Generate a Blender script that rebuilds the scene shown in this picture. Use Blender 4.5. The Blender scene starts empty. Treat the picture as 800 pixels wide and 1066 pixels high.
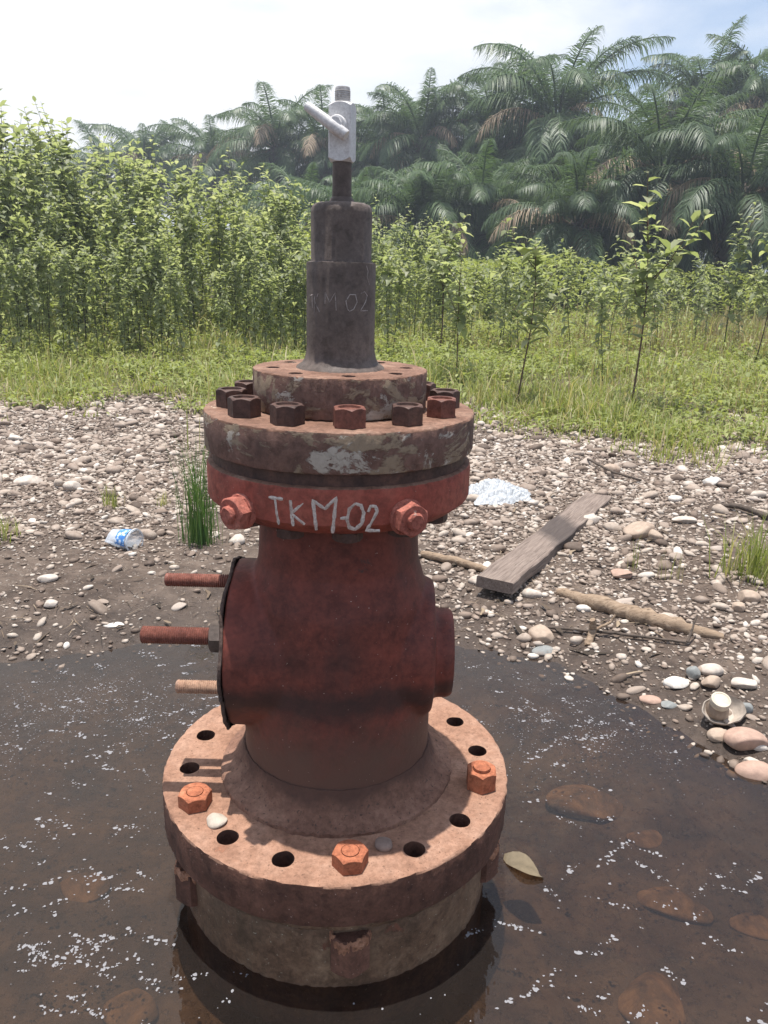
import bpy, bmesh, math, random
import numpy as np
from mathutils import Vector, Matrix
random.seed(7)
rng = np.random.default_rng(11)
PI = math.pi
R = math.radians
scene = bpy.context.scene
COL = scene.collection

# ------------------------------------------------------------------ camera
H = 0.954                       # camera height above the puddle
F = 802.3                       # focal length in photo pixels (photo 800 x 1066)
PITCH, ROLL = R(17.083), R(1.498)
cam_d = bpy.data.cameras.new('camera')
cam = bpy.data.objects.new('camera', cam_d); COL.objects.link(cam)
cam_d.sensor_fit = 'VERTICAL'; cam_d.sensor_height = 24
cam_d.lens = F / 1066 * 24
cam_d.clip_start = 0.05; cam_d.clip_end = 3000
right = Vector((1, 0, 0)); up = Vector((0, math.sin(PITCH), math.cos(PITCH)))
fwd = Vector((0, math.cos(PITCH), -math.sin(PITCH)))
c, s = math.cos(ROLL), math.sin(ROLL)
r2 = c * right + s * up; u2 = -s * right + c * up
M = Matrix((r2, u2, -fwd)).transposed().to_4x4(); M.translation = Vector((0, 0, H))
cam.matrix_world = M
scene.camera = cam


def ray(x, y):
    u = (x - 400) / F; v = (y - 533) / F
    return fwd + u * r2 - v * u2


def at(x, y, z=0.06):             # ground point seen at a photo pixel
    d = ray(x, y); t = (z - H) / d.z
    return Vector((d.x * t, d.y * t, z))


def at_dist(x, y, Y):             # point seen at a photo pixel at depth Y
    d = ray(x, y); t = Y / d.y
    return Vector((d.x * t, Y, H + d.z * t))


# ------------------------------------------------------------------ object helpers
def tag(o, label=None, cat=None, group=None, kind=None):
    if label: o['label'] = label
    if cat: o['category'] = cat
    if group: o['group'] = group
    if kind: o['kind'] = kind
    return o


def empty(name, loc=(0, 0, 0), rz=0):
    o = bpy.data.objects.new(name, None); COL.objects.link(o)
    o.location = loc; o.rotation_euler = (0, 0, rz); o.empty_display_size = .1
    return o


def link(name, me, mat=None, parent=None, loc=None):
    o = bpy.data.objects.new(name, me); COL.objects.link(o)
    if mat is not None:
        for m in (mat if isinstance(mat, (list, tuple)) else [mat]):
            me.materials.append(m)
    if parent is not None: o.parent = parent
    if loc is not None: o.location = loc
    return o


def mesh_py(name, verts, faces, smooth=True, sharp=35):
    me = bpy.data.meshes.new(name)
    me.from_pydata([tuple(v) for v in verts], [], faces)
    me.update()
    if smooth:
        me.shade_smooth()
        if sharp: me.set_sharp_from_angle(angle=R(sharp))
    return me


def mesh_np(name, verts, quads=None, tris=None, smooth=True, matidx=None):
    verts = np.asarray(verts, dtype=np.float32).reshape(-1, 3)
    me = bpy.data.meshes.new(name)
    nq = 0 if quads is None else len(quads); nt = 0 if tris is None else len(tris)
    loops = []; starts = []; totals = []
    if nq:
        loops.append(np.asarray(quads, dtype=np.int32).ravel())
        starts.append(np.arange(nq, dtype=np.int32) * 4); totals.append(np.full(nq, 4, np.int32))
    if nt:
        loops.append(np.asarray(tris, dtype=np.int32).ravel())
        starts.append(nq * 4 + np.arange(nt, dtype=np.int32) * 3); totals.append(np.full(nt, 3, np.int32))
    loops = np.concatenate(loops); starts = np.concatenate(starts); totals = np.concatenate(totals)
    me.vertices.add(len(verts)); me.vertices.foreach_set('co', verts.ravel())
    me.loops.add(len(loops)); me.loops.foreach_set('vertex_index', loops)
    me.polygons.add(nq + nt); me.polygons.foreach_set('loop_start', starts)
    me.polygons.foreach_set('loop_total', totals)
    me.polygons.foreach_set('use_smooth', np.full(nq + nt, smooth, dtype=bool))
    if matidx is not None: me.polygons.foreach_set('material_index', np.asarray(matidx, np.int32))
    me.update(calc_edges=True); me.validate()
    return me


class MB:
    """collects shapes into one mesh"""
    def __init__(self): self.v = []; self.f = []

    def add(self, v, f, M=None):
        b = len(self.v)
        if M is not None: v = [M @ Vector(p) for p in v]
        self.v += [tuple(p) for p in v]; self.f += [tuple(i + b for i in q) for q in f]

    def lathe(self, prof, n=96, M=None, cap0=True, cap1=True, jit=0, seed=0):
        v = []; f = []; rr = random.Random(seed)
        for (r, z) in prof:
            for k in range(n):
                a = 2 * PI * k / n
                q = r + (rr.gauss(0, jit) if jit else 0)
                v.append((q * math.cos(a), q * math.sin(a), z + (rr.gauss(0, jit) if jit else 0)))
        for i in range(len(prof) - 1):
            for k in range(n):
                k2 = (k + 1) % n
                f.append((i * n + k, i * n + k2, (i + 1) * n + k2, (i + 1) * n + k))
        if cap0: f.append(tuple(range(n - 1, -1, -1)))
        if cap1: f.append(tuple((len(prof) - 1) * n + k for k in range(n)))
        self.add(v, f, M)

    def tube(self, pts, rad, n=8, cap=True):
        pts = [Vector(p) for p in pts]
        if not isinstance(rad, (list, tuple)): rad = [rad] * len(pts)
        v = []; f = []; prev = None
        for i, p in enumerate(pts):
            d = (pts[min(i + 1, len(pts) - 1)] - pts[max(i - 1, 0)]).normalized()
            if prev is None:
                a = Vector((0, 0, 1)) if abs(d.z) < .9 else Vector((1, 0, 0))
                x = d.cross(a).normalized()
            else:
                x = (prev - d * prev.dot(d)).normalized()
            prev = x; y = d.cross(x)
            for k in range(n):
                t = 2 * PI * k / n
                v.append(p + (x * math.cos(t) + y * math.sin(t)) * rad[i])
        for i in range(len(pts) - 1):
            for k in range(n):
                k2 = (k + 1) % n
                f.append((i * n + k, i * n + k2, (i + 1) * n + k2, (i + 1) * n + k))
        if cap:
            f.append(tuple(range(n - 1, -1, -1))); f.append(tuple((len(pts) - 1) * n + k for k in range(n)))
        self.add(v, f)

    def nut(self, a, h, M=None, bore=None, dome=0, both=False):
        """hexagon nut of half width a across flats and height h, chamfered corners"""
        n = 72; v = []; f = []; rc = a * 1.0
        rings = []
        def hexr(k):
            ph = (2 * PI * k / n + PI / 6) % (PI / 3) - PI / 6
            return a / math.cos(ph)
        drop = [max(0, (hexr(k) - rc)) * .75 + .0004 for k in range(n)]
        def ring(fn):
            b = len(v)
            for k in range(n):
                t = 2 * PI * k / n; r, z = fn(k); v.append((r * math.cos(t), r * math.sin(t), z))
            rings.append(b)
        ring(lambda k: (hexr(k), drop[k] if both else 0))
        ring(lambda k: (hexr(k), h - drop[k]))
        ring(lambda k: (rc * .985, h))
        if bore:
            ring(lambda k: (bore * 1.05, h)); ring(lambda k: (bore, h - .003))
            if dome:
                ring(lambda k: (bore * .97, h - .003)); ring(lambda k: (bore * .95, h + dome * .7)); ring(lambda k: (bore * .7, h + dome))
        for i in range(len(rings) - 1):
            for k in range(n):
                k2 = (k + 1) % n
                f.append((rings[i] + k, rings[i] + k2, rings[i + 1] + k2, rings[i + 1] + k))
        f.append(tuple(rings[-1] + k for k in range(n)))
        f.append(tuple(rings[0] + k for k in range(n - 1, -1, -1)))
        self.add(v, f, M)

    def box(self, x, y, z, M=None):
        v = [(sx * x / 2, sy * y / 2, sz * z / 2) for sz in (-1, 1) for sy in (-1, 1) for sx in (-1, 1)]
        f = [(0, 2, 3, 1), (4, 5, 7, 6), (0, 1, 5, 4), (2, 6, 7, 3), (0, 4, 6, 2), (1, 3, 7, 5)]
        self.add(v, f, M)

    def mesh(self, name, smooth=True, sharp=35): return mesh_py(name, self.v, self.f, smooth, sharp)

    def build(self, name, mat, parent=None, loc=None, smooth=True, sharp=35):
        return link(name, self.mesh(name, smooth, sharp), mat, parent, loc)


def bake(o):
    """apply an object's modifiers"""
    dg = bpy.context.evaluated_depsgraph_get()
    me = bpy.data.meshes.new_from_object(o.evaluated_get(dg))
    o.modifiers.clear(); o.data = me
    return me


# ------------------------------------------------------------------ materials
class N:
    def __init__(self, name):
        self.m = bpy.data.materials.new(name); self.m.use_nodes = True
        self.t = self.m.node_tree; self.t.nodes.clear()
        self.out = self.n('ShaderNodeOutputMaterial')
        self.co = None

    def n(self, typ, **kw):
        x = self.t.nodes.new(typ)
        for k, v in kw.items(): setattr(x, k, v)
        return x

    def l(self, a, b): self.t.links.new(a, b)

    def coord(self):
        if self.co is None: self.co = self.n('ShaderNodeTexCoord').outputs['Object']
        return self.co

    def noise(self, scale, detail=6, rough=.6, dist=0, vec=None, stretch=None, off=0):
        x = self.n('ShaderNodeTexNoise'); x.inputs['Scale'].default_value = scale
        x.inputs['Detail'].default_value = detail; x.inputs['Roughness'].default_value = rough
        x.inputs['Distortion'].default_value = dist
        v = vec or self.coord()
        if stretch or off:
            mp = self.n('ShaderNodeMapping'); mp.inputs['Scale'].default_value = stretch or (1, 1, 1)
            mp.inputs['Location'].default_value = (off, off * .7, off * 1.3)
            self.l(v, mp.inputs[0]); v = mp.outputs[0]
        self.l(v, x.inputs['Vector'])
        return x.outputs['Fac']

    def ramp(self, fac, stops, interp='LINEAR'):
        x = self.n('ShaderNodeValToRGB'); e = x.color_ramp; e.interpolation = interp
        while len(e.elements) < len(stops): e.elements.new(.5)
        for el, (p, cc) in zip(e.elements, stops):
            el.position = p
            if not isinstance(cc, (tuple, list)): cc = (cc, cc, cc)
            el.color = (*cc, 1)
        self.l(fac, x.inputs[0]); return x.outputs[0]

    def mix(self, fac, a, b, mode='MIX'):
        x = self.n('ShaderNodeMix', data_type='RGBA', blend_type=mode)
        for sock, val in ((x.inputs[0], fac), (x.inputs[6], a), (x.inputs[7], b)):
            if isinstance(val, bpy.types.NodeSocket): self.l(val, sock)
            elif isinstance(val, (int, float)) : sock.default_value = val if sock == x.inputs[0] else (val, val, val, 1)
            else: sock.default_value = (*val, 1)
        return x.outputs[2]

    def math(self, op, a, b=0):
        x = self.n('ShaderNodeMath', operation=op)
        for sock, val in zip(x.inputs, (a, b)):
            if isinstance(val, bpy.types.NodeSocket): self.l(val, sock)
            else: sock.default_value = val
        return x.outputs[0]

    def bump(self, h, strength=.4, dist=.002, prev=None):
        x = self.n('ShaderNodeBump'); x.inputs['Strength'].default_value = strength
        x.inputs['Distance'].default_value = dist; self.l(h, x.inputs['Height'])
        if prev is not None: self.l(prev, x.inputs['Normal'])
        return x.outputs[0]

    def bsdf(self, color, rough=.8, metal=0, normal=None, spec=.3, **kw):
        b = self.n('ShaderNodeBsdfPrincipled')
        for nm, val in (('Base Color', color), ('Roughness', rough), ('Metallic', metal), ('Specular IOR Level', spec)):
            if isinstance(val, bpy.types.NodeSocket): self.l(val, b.inputs[nm])
            elif isinstance(val, (tuple, list)): b.inputs[nm].default_value = (*val, 1)
            else: b.inputs[nm].default_value = val
        if normal is not None: self.l(normal, b.inputs['Normal'])
        for k, val in kw.items(): b.inputs[k.replace('_', ' ')].default_value = val
        self.l(b.outputs[0], self.out.inputs[0]); return b


def rust(name, stops, scale=9, patches=(), speck=None, rough=.75, bump=.5, fine=160, streak=None, band=None, mid=.75, low=None):
    """layered rust or old paint: patches = [(colour, threshold, scale, offset, stretch)]"""
    m = N(name)
    base = m.ramp(m.noise(scale, 9, .68), stops)
    f2 = m.noise(fine, 4, .7)
    base = m.mix(m.ramp(f2, [(.3, .55), (.62, 0)]), base, m.mix(1, base, (.45, .42, .40), 'MULTIPLY'))
    g2 = m.noise(scale * 5.5, 7, .72, .3, off=6.6)
    base = m.mix(m.ramp(g2, [(.36, mid), (.52, 0)]), base, m.mix(1, base, (.50, .47, .45), 'MULTIPLY'))
    base = m.mix(m.ramp(g2, [(.55, 0), (.74, mid * .65)]), base, m.mix(1, base, (1.55, 1.5, 1.45), 'MULTIPLY'))
    hgt = m.math('ADD', m.math('MULTIPLY', f2, .35), m.math('MULTIPLY', g2, .5))
    for (colr, th, sc, off, st) in patches:
        mk = m.ramp(m.noise(sc, 12, .70, .5, off=off, stretch=st), [(th, 0), (th + .03, 1)])
        cc = m.mix(m.ramp(f2, [(.35, 0), (.7, .5)]), colr, tuple(x * .62 for x in colr))
        base = m.mix(mk, base, cc)
        hgt = m.math('ADD', hgt, m.math('MULTIPLY', mk, .5))
    if streak:
        colr, th, amt = streak
        mk = m.ramp(m.noise(16, 5, .6, stretch=(1, 1, .12), off=3.3), [(th, 0), (th + .2, amt)])
        base = m.mix(mk, base, colr)
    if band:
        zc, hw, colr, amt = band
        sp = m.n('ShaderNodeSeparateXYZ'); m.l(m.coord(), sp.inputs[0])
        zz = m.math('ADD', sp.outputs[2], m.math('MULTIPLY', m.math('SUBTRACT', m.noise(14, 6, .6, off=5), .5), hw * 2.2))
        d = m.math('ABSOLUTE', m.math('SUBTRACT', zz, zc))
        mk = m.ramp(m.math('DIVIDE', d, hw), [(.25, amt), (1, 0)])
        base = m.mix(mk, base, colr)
    if low:
        colr, za, zb, amt = low
        sp = m.n('ShaderNodeSeparateXYZ'); m.l(m.coord(), sp.inputs[0])
        zz = m.math('ADD', sp.outputs[2], m.math('MULTIPLY', m.math('SUBTRACT', m.noise(18, 8, .7, off=15), .5), .16))
        mr_ = m.n('ShaderNodeMapRange'); m.l(zz, mr_.inputs[0]); mr_.inputs[1].default_value = zb; mr_.inputs[2].default_value = za; mr_.inputs[3].default_value = 0; mr_.inputs[4].default_value = amt
        base = m.mix(mr_.outputs[0], base, colr)
    if speck:
        colr, th = speck
        mk = m.ramp(m.noise(230, 2, .5, off=9), [(th, 0), (th + .04, .8)])
        base = m.mix(mk, base, colr)
    nrm = m.bump(m.math('ADD', hgt, m.math('MULTIPLY', m.noise(scale * 4, 8, .65), 1.0)), bump, .003)
    m.bsdf(base, rough, 0, nrm, .35)
    return m.m


M_top = rust('sunlit_dusty_rust', [(.28, (.19, .098, .064)), (.47, (.325, .18, .118)), (.72, (.415, .255, .18))], 14,
             [((.30, .14, .085), .66, 9, 2.1, None)], ((.12, .065, .043), .66), .9, .6, 170, mid=.42)  # dust on the rust, with the sunlit top's brightness put into the colour
M_side = rust('shaded_side_rust', [(.3, (.055, .026, .018)), (.5, (.120, .054, .036)), (.72, (.19, .092, .062))], 11,
              [((.15, .078, .056), .66, 22, 4.4, None)], ((.33, .23, .19), .71), .8, .6, 190)  # same rust without dust, darkened so the side's shade is in the colour
M_orange = rust('orange_rust', [(.3, (.28, .085, .042)), (.55, (.43, .15, .075)), (.75, (.52, .23, .13))], 22,
                [], ((.25, .08, .04), .7), .85, .5, 260)
M_olive = rust('slimy_olive_rust', [(.3, (.070, .040, .024)), (.5, (.16, .095, .058)), (.72, (.27, .18, .115))], 13,
               [((.18, .075, .045), .62, 14, 1.2, None)], ((.34, .31, .24), .70), .6, .6, 170, streak=((.05, .04, .025), .5, .6))
M_body = rust('maroon_paint', [(.28, (.055, .022, .017)), (.47, (.145, .038, .026)), (.72, (.27, .060, .038))], 6,
              [((.065, .036, .032), .63, 6, 7.7, None), ((.11, .05, .04), .67, 26, 3.1, None)], ((.46, .36, .31), .735), .62, .45, 120,
              streak=((.07, .035, .03), .52, .5), band=(.375, .030, (.028, .019, .017), .75), low=((.105, .058, .042), .27, .37, .9))
M_red = rust('faded_red_paint', [(.28, (.185, .050, .034)), (.5, (.30, .070, .046)), (.72, (.38, .115, .075))], 9,
             [((.20, .10, .075), .63, 8, 6.1, (1, 1, .7)), ((.44, .30, .17), .67, 10, 1.4, (1, 1, .35))], ((.5, .36, .3), .74), .68, .4, 150,
             streak=((.15, .055, .04), .56, .5))
M_brown = rust('brown_rust', [(.28, (.095, .058, .046)), (.5, (.18, .10, .076)), (.75, (.28, .16, .125))], 10,
               [((.29, .215, .145), .515, 11, 2.7, (1, 1, 1.7)), ((.46, .40, .335), .565, 14, 9.3, (1, 1, 1.3))], None, .72, .6, 170,
               streak=((.065, .04, .034), .55, .5))
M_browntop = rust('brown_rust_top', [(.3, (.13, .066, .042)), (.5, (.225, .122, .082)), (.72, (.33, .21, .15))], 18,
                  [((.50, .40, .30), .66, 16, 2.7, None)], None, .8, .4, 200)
M_darknut = rust('dark_nut_rust', [(.3, (.045, .026, .022)), (.55, (.105, .055, .042)), (.75, (.19, .09, .06))], 24,
                 [], None, .6, .4, 240)
M_rednut = rust('red_nut_rust', [(.3, (.11, .044, .033)), (.55, (.20, .075, .052)), (.75, (.29, .12, .085))], 24, [], None, .6, .4, 240)
M_lightred = rust('pale_red_rust', [(.3, (.30, .085, .06)), (.55, (.43, .14, .10)), (.75, (.52, .25, .19))], 26,
                  [((.56, .40, .33), .63, 30, 2.2, None)], None, .8, .7, 240)
M_pipe = rust('dark_pipe_steel', [(.28, (.074, .055, .045)), (.5, (.125, .097, .082)), (.75, (.185, .147, .125))], 10,
              [((.075, .05, .042), .6, 9, 4.1, None)], ((.25, .22, .2), .76), .62, .25, 200, streak=((.06, .045, .04), .5, .6))
M_stud = rust('threaded_stud_rust', [(.3, (.13, .045, .034)), (.55, (.235, .085, .06)), (.75, (.33, .15, .11))], 20, [], None, .6, .3, 240)
M_studpale = rust('pale_threaded_stud_rust', [(.3, (.30, .16, .11)), (.55, (.46, .29, .20)), (.75, (.55, .39, .29))], 20, [], None, .6, .3, 240)
M_gasket = rust('torn_gasket', [(.3, (.04, .025, .02)), (.55, (.12, .08, .065)), (.75, (.22, .16, .13))], 30, [], None, .9, .9, 160)
M_steel = rust('valve_steel', [(.3, (.60, .59, .58)), (.55, (.70, .69, .68)), (.8, (.76, .75, .74))], 20, [], ((.3, .26, .24), .77), .42, .12, 300, mid=.15)
M_thread = rust('worn_steel_thread', [(.3, (.36, .35, .34)), (.55, (.5, .49, .48)), (.8, (.6, .58, .56))], 40, [], None, .45, .2, 300)
M_crust = rust('orange_rust_crust', [(.3, (.22, .10, .06)), (.55, (.38, .19, .115)), (.75, (.48, .28, .19))], 30, [], None, .9, .8, 240)
M_chalk = rust('chalk_paint', [(.3, (.46, .34, .29)), (.5, (.62, .53, .47)), (.7, (.70, .64, .59))], 60, [((.36, .12, .09), .63, 140, 2, None)], None, .9, .5, 300)
M_scratch = rust('pale_chalk', [(.3, (.25, .22, .2)), (.5, (.42, .38, .36)), (.7, (.52, .48, .45))], 70, [((.12, .1, .095), .58, 180, 2, None)], None, .9, .5, 300)


def soil_mat():
    m = N('muddy_soil')
    geo = m.n('ShaderNodeNewGeometry')
    sp = m.n('ShaderNodeSeparateXYZ'); m.l(geo.outputs['Position'], sp.inputs[0])
    big = m.noise(1.7, 8, .6); mid = m.noise(14, 8, .7); fine = m.noise(90, 6, .7)
    base = m.ramp(mid, [(.32, (.055, .040, .031)), (.5, (.115, .086, .067)), (.72, (.20, .155, .122))])
    vo = m.n('ShaderNodeTexVoronoi'); vo.inputs['Scale'].default_value = 110; m.l(m.coord(), vo.inputs['Vector'])
    sel = m.ramp(m.noise(60, 3, .6, off=3), [(.52, 0), (.6, .85)])
    bw = m.n('ShaderNodeRGBToBW'); m.l(vo.outputs['Color'], bw.inputs[0])
    peb = m.ramp(bw.outputs[0], [(.2, (.14, .11, .09)), (.5, (.27, .22, .18)), (.8, (.40, .35, .30))])
    inner = m.ramp(vo.outputs['Distance'], [(.35, 1), (.6, 0)])
    base = m.mix(m.math('MULTIPLY', sel, inner), base, peb)
    base = m.mix(m.ramp(big, [(.4, 0), (.62, .55)]), base, m.mix(1, base, (.6, .56, .54), 'MULTIPLY'))
    # far field soil is covered by growth: darker green brown
    base = m.mix(m.ramp(m.math('DIVIDE', sp.outputs[1], 12), [(.42, 0), (.6, 1)]), base, m.mix(fine, (.05, .055, .025), (.13, .11, .06)))
    # soaked mud beside and under the puddle
    zz = m.math('ADD', sp.outputs[2], m.math('MULTIPLY', m.math('SUBTRACT', m.noise(5, 6, .6, off=2), .5), .03))
    wet = m.ramp(m.math('DIVIDE', zz, .06), [(.08, 1), (.75, 0)])
    base = m.mix(m.math('MULTIPLY', wet, .8), base, m.mix(1, base, (.42, .38, .36), 'MULTIPLY'))
    silt = m.ramp(m.noise(9, 6, .65, .4, off=8), [(.32, (.035, .026, .019)), (.5, (.10, .068, .045)), (.70, (.20, .14, .092))])
    base = m.mix(m.ramp(m.math('DIVIDE', m.math('MULTIPLY', sp.outputs[2], -1), .06), [(.05, 0), (.6, .8)]), base, silt)
    ro = m.n('ShaderNodeMapRange'); m.l(wet, ro.inputs[0]); ro.inputs[3].default_value = .92; ro.inputs[4].default_value = .45
    nb = m.bump(fine, .6, .006); nb = m.bump(mid, .5, .02, nb)
    nb = m.bump(m.math('MULTIPLY', inner, sel), .7, .006, nb)
    m.bsdf(base, ro.outputs[0], 0, nb, .3)
    return m.m


def stone_mat(name, stops, per='island', wet=0):
    m = N(name)
    if per == 'island': rnd = m.n('ShaderNodeNewGeometry').outputs['Random Per Island']
    else: rnd = m.n('ShaderNodeObjectInfo').outputs['Random']
    base = m.ramp(rnd, stops)
    f = m.noise(70, 6, .65)
    base = m.mix(m.ramp(f, [(.35, .6), (.62, 0)]), base, m.mix(1, base, (.62, .56, .52), 'MULTIPLY'))
    base = m.mix(m.ramp(m.noise(22, 5, .6, off=4), [(.5, 0), (.68, .5)]), base, (.24, .17, .13))
    m.bsdf(base, .75 - wet, 0, m.bump(f, .35, .003), .3)
    return m.m


STONES = [(0, (.10, .074, .058)), (.18, (.20, .155, .122)), (.42, (.32, .26, .213)), (.66, (.40, .335, .275)), (.86, (.48, .42, .355)), (.96, (.57, .515, .45)), (1, (.66, .62, .56))]
M_gravel = stone_mat('gravel_stone', STONES)
M_pebble = stone_mat('pebble_stone', [(0, (.13, .098, .078)), (.3, (.24, .188, .15)), (.65, (.34, .28, .23)), (.9, (.45, .39, .335)), (1, (.56, .51, .45))], 'object')


def one_stone(name, colr, rough=.7):
    m = N(name); f = m.noise(45, 7, .65)
    base = m.mix(m.ramp(f, [(.3, .8), (.66, 0)]), colr, tuple(x * .6 for x in colr))
    base = m.mix(m.ramp(m.noise(16, 5, .6, off=4), [(.5, 0), (.7, .6)]), base, (.23, .16, .12))
    m.bsdf(base, rough, 0, m.bump(f, .4, .004), .35); return m.m


def water_mat():
    m = N('murky_water')
    lw = m.n('ShaderNodeFresnel'); lw.inputs['IOR'].default_value = 1.5
    nb = m.bump(m.noise(26, 3, .5, stretch=(1, .55, 1)), .16, .01)
    nb = m.bump(m.noise(6, 3, .5), .10, .03, nb)
    m.l(nb, lw.inputs['Normal'])
    gl = m.n('ShaderNodeBsdfGlossy'); gl.inputs['Roughness'].default_value = .015; m.l(nb, gl.inputs['Normal'])
    tr = m.n('ShaderNodeBsdfTransparent'); tr.inputs[0].default_value = (.62, .52, .42, 1)
    df = m.n('ShaderNodeBsdfDiffuse')
    m.l(m.ramp(m.noise(3, 5, .6), [(.3, (.040, .033, .030)), (.7, (.070, .058, .052))]), df.inputs[0])
    murk = m.n('ShaderNodeMixShader'); murk.inputs[0].default_value = .20
    m.l(tr.outputs[0], murk.inputs[1]); m.l(df.outputs[0], murk.inputs[2])
    mx = m.n('ShaderNodeMixShader'); m.l(lw.outputs[0], mx.inputs[0])
    m.l(murk.outputs[0], mx.inputs[1]); m.l(gl.outputs[0], mx.inputs[2])
    m.l(mx.outputs[0], m.out.inputs[0]); return m.m


def leaf_mat(name, stops, trans=.4, rough=.5, per='island', yellow=None):
    m = N(name)
    rnd = m.n('ShaderNodeNewGeometry').outputs['Random Per Island'] if per == 'island' else m.n('ShaderNodeObjectInfo').outputs['Random']
    base = m.ramp(rnd, stops)
    b = m.n('ShaderNodeBsdfPrincipled'); m.l(base, b.inputs['Base Color']); b.inputs['Roughness'].default_value = rough
    b.inputs['Specular IOR Level'].default_value = .4
    t = m.n('ShaderNodeBsdfTranslucent')
    m.l(m.mix(1, base, (1.2, 1.22, .75), 'MULTIPLY'), t.inputs[0])
    mx = m.n('ShaderNodeMixShader'); mx.inputs[0].default_value = trans
    m.l(b.outputs[0], mx.inputs[1]); m.l(t.outputs[0], mx.inputs[2]); m.l(mx.outputs[0], m.out.inputs[0])
    return m.m


M_leaf = leaf_mat('weed_leaf', [(0, (.19, .225, .105)), (.5, (.29, .33, .18)), (.85, (.38, .41, .25)), (.985, (.45, .46, .33)), (.994, (.42, .30, .08)), (1, (.45, .27, .05))], .58)
M_under = leaf_mat('undergrowth_leaf', [(0, (.17, .20, .055)), (.5, (.265, .31, .09)), (1, (.36, .39, .14))], .45)
M_grass = leaf_mat('grass_blade', [(0, (.17, .21, .05)), (.45, (.27, .315, .085)), (.68, (.35, .365, .14)), (.84, (.42, .375, .19)), (1, (.50, .42, .26))], .4)
M_drygrass = leaf_mat('dry_grass_blade', [(0, (.18, .19, .07)), (.35, (.28, .24, .12)), (.7, (.37, .27, .15)), (1, (.44, .34, .21))], .35)
M_rush = leaf_mat('rush_blade', [(0, (.06, .13, .03)), (.6, (.10, .20, .045)), (1, (.19, .26, .08))], .35)
M_palm = leaf_mat('palm_leaflet', [(0, (.048, .09, .034)), (.5, (.085, .145, .052)), (1, (.135, .195, .08))], .35, .45)
M_palmfresh = leaf_mat('fresh_palm_leaflet', [(0, (.055, .095, .045)), (.5, (.085, .135, .06)), (1, (.12, .17, .08))], .4, .45)
M_palmdead = leaf_mat('dead_palm_leaflet', [(0, (.20, .14, .085)), (.5, (.31, .235, .155)), (1, (.40, .32, .22))], .2, .7)


def plain_mat(name, colr, rough=.8, sc=30, var=.5, bump=.4):
    m = N(name); f = m.noise(sc, 6, .6)
    m.bsdf(m.mix(m.ramp(f, [(.3, 1), (.7, 0)]), colr, tuple(x * var for x in colr)), rough, 0, m.bump(f, bump, .003), .3); return m.m


M_stem = plain_mat('weed_stem', (.10, .105, .05), .8, 20)
M_stemred = plain_mat('reddish_weed_stem', (.16, .10, .065), .8, 20)
M_trunk = plain_mat('palm_trunk', (.10, .082, .062), .9, 6)
M_foam = plain_mat('foam', (.25, .245, .255), .6, 200, .75)
M_soil = soil_mat()
M_water = water_mat()


def wood_mat(name, c0, c1, wetpatch=None, axis=(1, 14, 14)):
    m = N(name)
    g = m.noise(9, 8, .65, .3, stretch=axis)
    base = m.ramp(g, [(.3, c0), (.7, c1)])
    cr = m.ramp(m.noise(14, 6, .6, .2, stretch=(axis[0] * .6, axis[1] * 1.6, axis[2]), off=2), [(.34, 1), (.42, 0)])
    base = m.mix(m.math('MULTIPLY', cr, .7), base, tuple(x * .25 for x in c0))
    ro = .88
    if wetpatch:
        sp = m.n('ShaderNodeSeparateXYZ'); m.l(m.coord(), sp.inputs[0])
        x = m.math('ADD', m.math('SUBTRACT', sp.outputs[0], wetpatch[0]), m.math('MULTIPLY', sp.outputs[1], -1.2))
        x = m.math('ADD', x, m.math('MULTIPLY', m.math('SUBTRACT', m.noise(12, 5, .6, off=1), .5), .12))
        mk = m.ramp(m.math('DIVIDE', m.math('ABSOLUTE', x), wetpatch[1]), [(.55, .8), (1, 0)])
        base = m.mix(mk, base, (.045, .036, .034))
    nb = m.bump(g, .5, .004); nb = m.bump(cr, -.5, .004, nb)
    m.bsdf(base, ro, 0, nb, .3); return m.m


M_plank = wood_mat('weathered_plank', (.115, .085, .07), (.27, .215, .18), (-.03, .17))
M_drift = wood_mat('driftwood', (.17, .115, .075), (.36, .27, .19))
M_twig = wood_mat('dark_twig', (.05, .04, .032), (.13, .10, .08))

# ------------------------------------------------------------------ terrain
def noise2(x, y, seed=0):
    r = np.random.default_rng(seed); z = np.zeros_like(x, dtype=float)
    for k in range(9):
        a = r.uniform(0, 2 * PI); fq = r.uniform(.6, 1.6) * 1.55 ** (k % 5); ph = r.uniform(0, 6.28)
        z += np.sin((x * math.cos(a) + y * math.sin(a)) * fq + ph) / (1.3 ** (k % 5))
    return z / 4.5


SX = np.array([-9, -3, -1.6, -1.1, -.72, -.5, -.3, 0, .3, .47, .56, .64, .72, .79, .86, .95, 1.2, 2, 9])
SY = np.array([1.25, 1.3, 1.5, 1.66, 1.82, 1.90, 1.95, 1.93, 1.86, 1.76, 1.64, 1.55, 1.42, 1.27, 1.08, .8, .2, -1, -3])


def height(x, y):
    x = np.asarray(x, float); y = np.asarray(y, float)
    sh = np.interp(x, SX, SY)
    d = (y - sh) + .045 * noise2(x * 5, y * 5, 3) + .02 * noise2(x * 16, y * 16, 5)
    dn = np.clip(d, -3, None)
    h = np.where(dn < 0, np.maximum(dn * .17, -.085), np.minimum(dn * .10, .035 + .012 * dn))
    h = h + .012 * noise2(x * 2.2, y * 2.2, 8) * np.clip(dn * 2, 0, 1) + .004 * noise2(x * 13, y * 13, 9)
    return np.where(y > 9, np.minimum(h, .16) , h)


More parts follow.
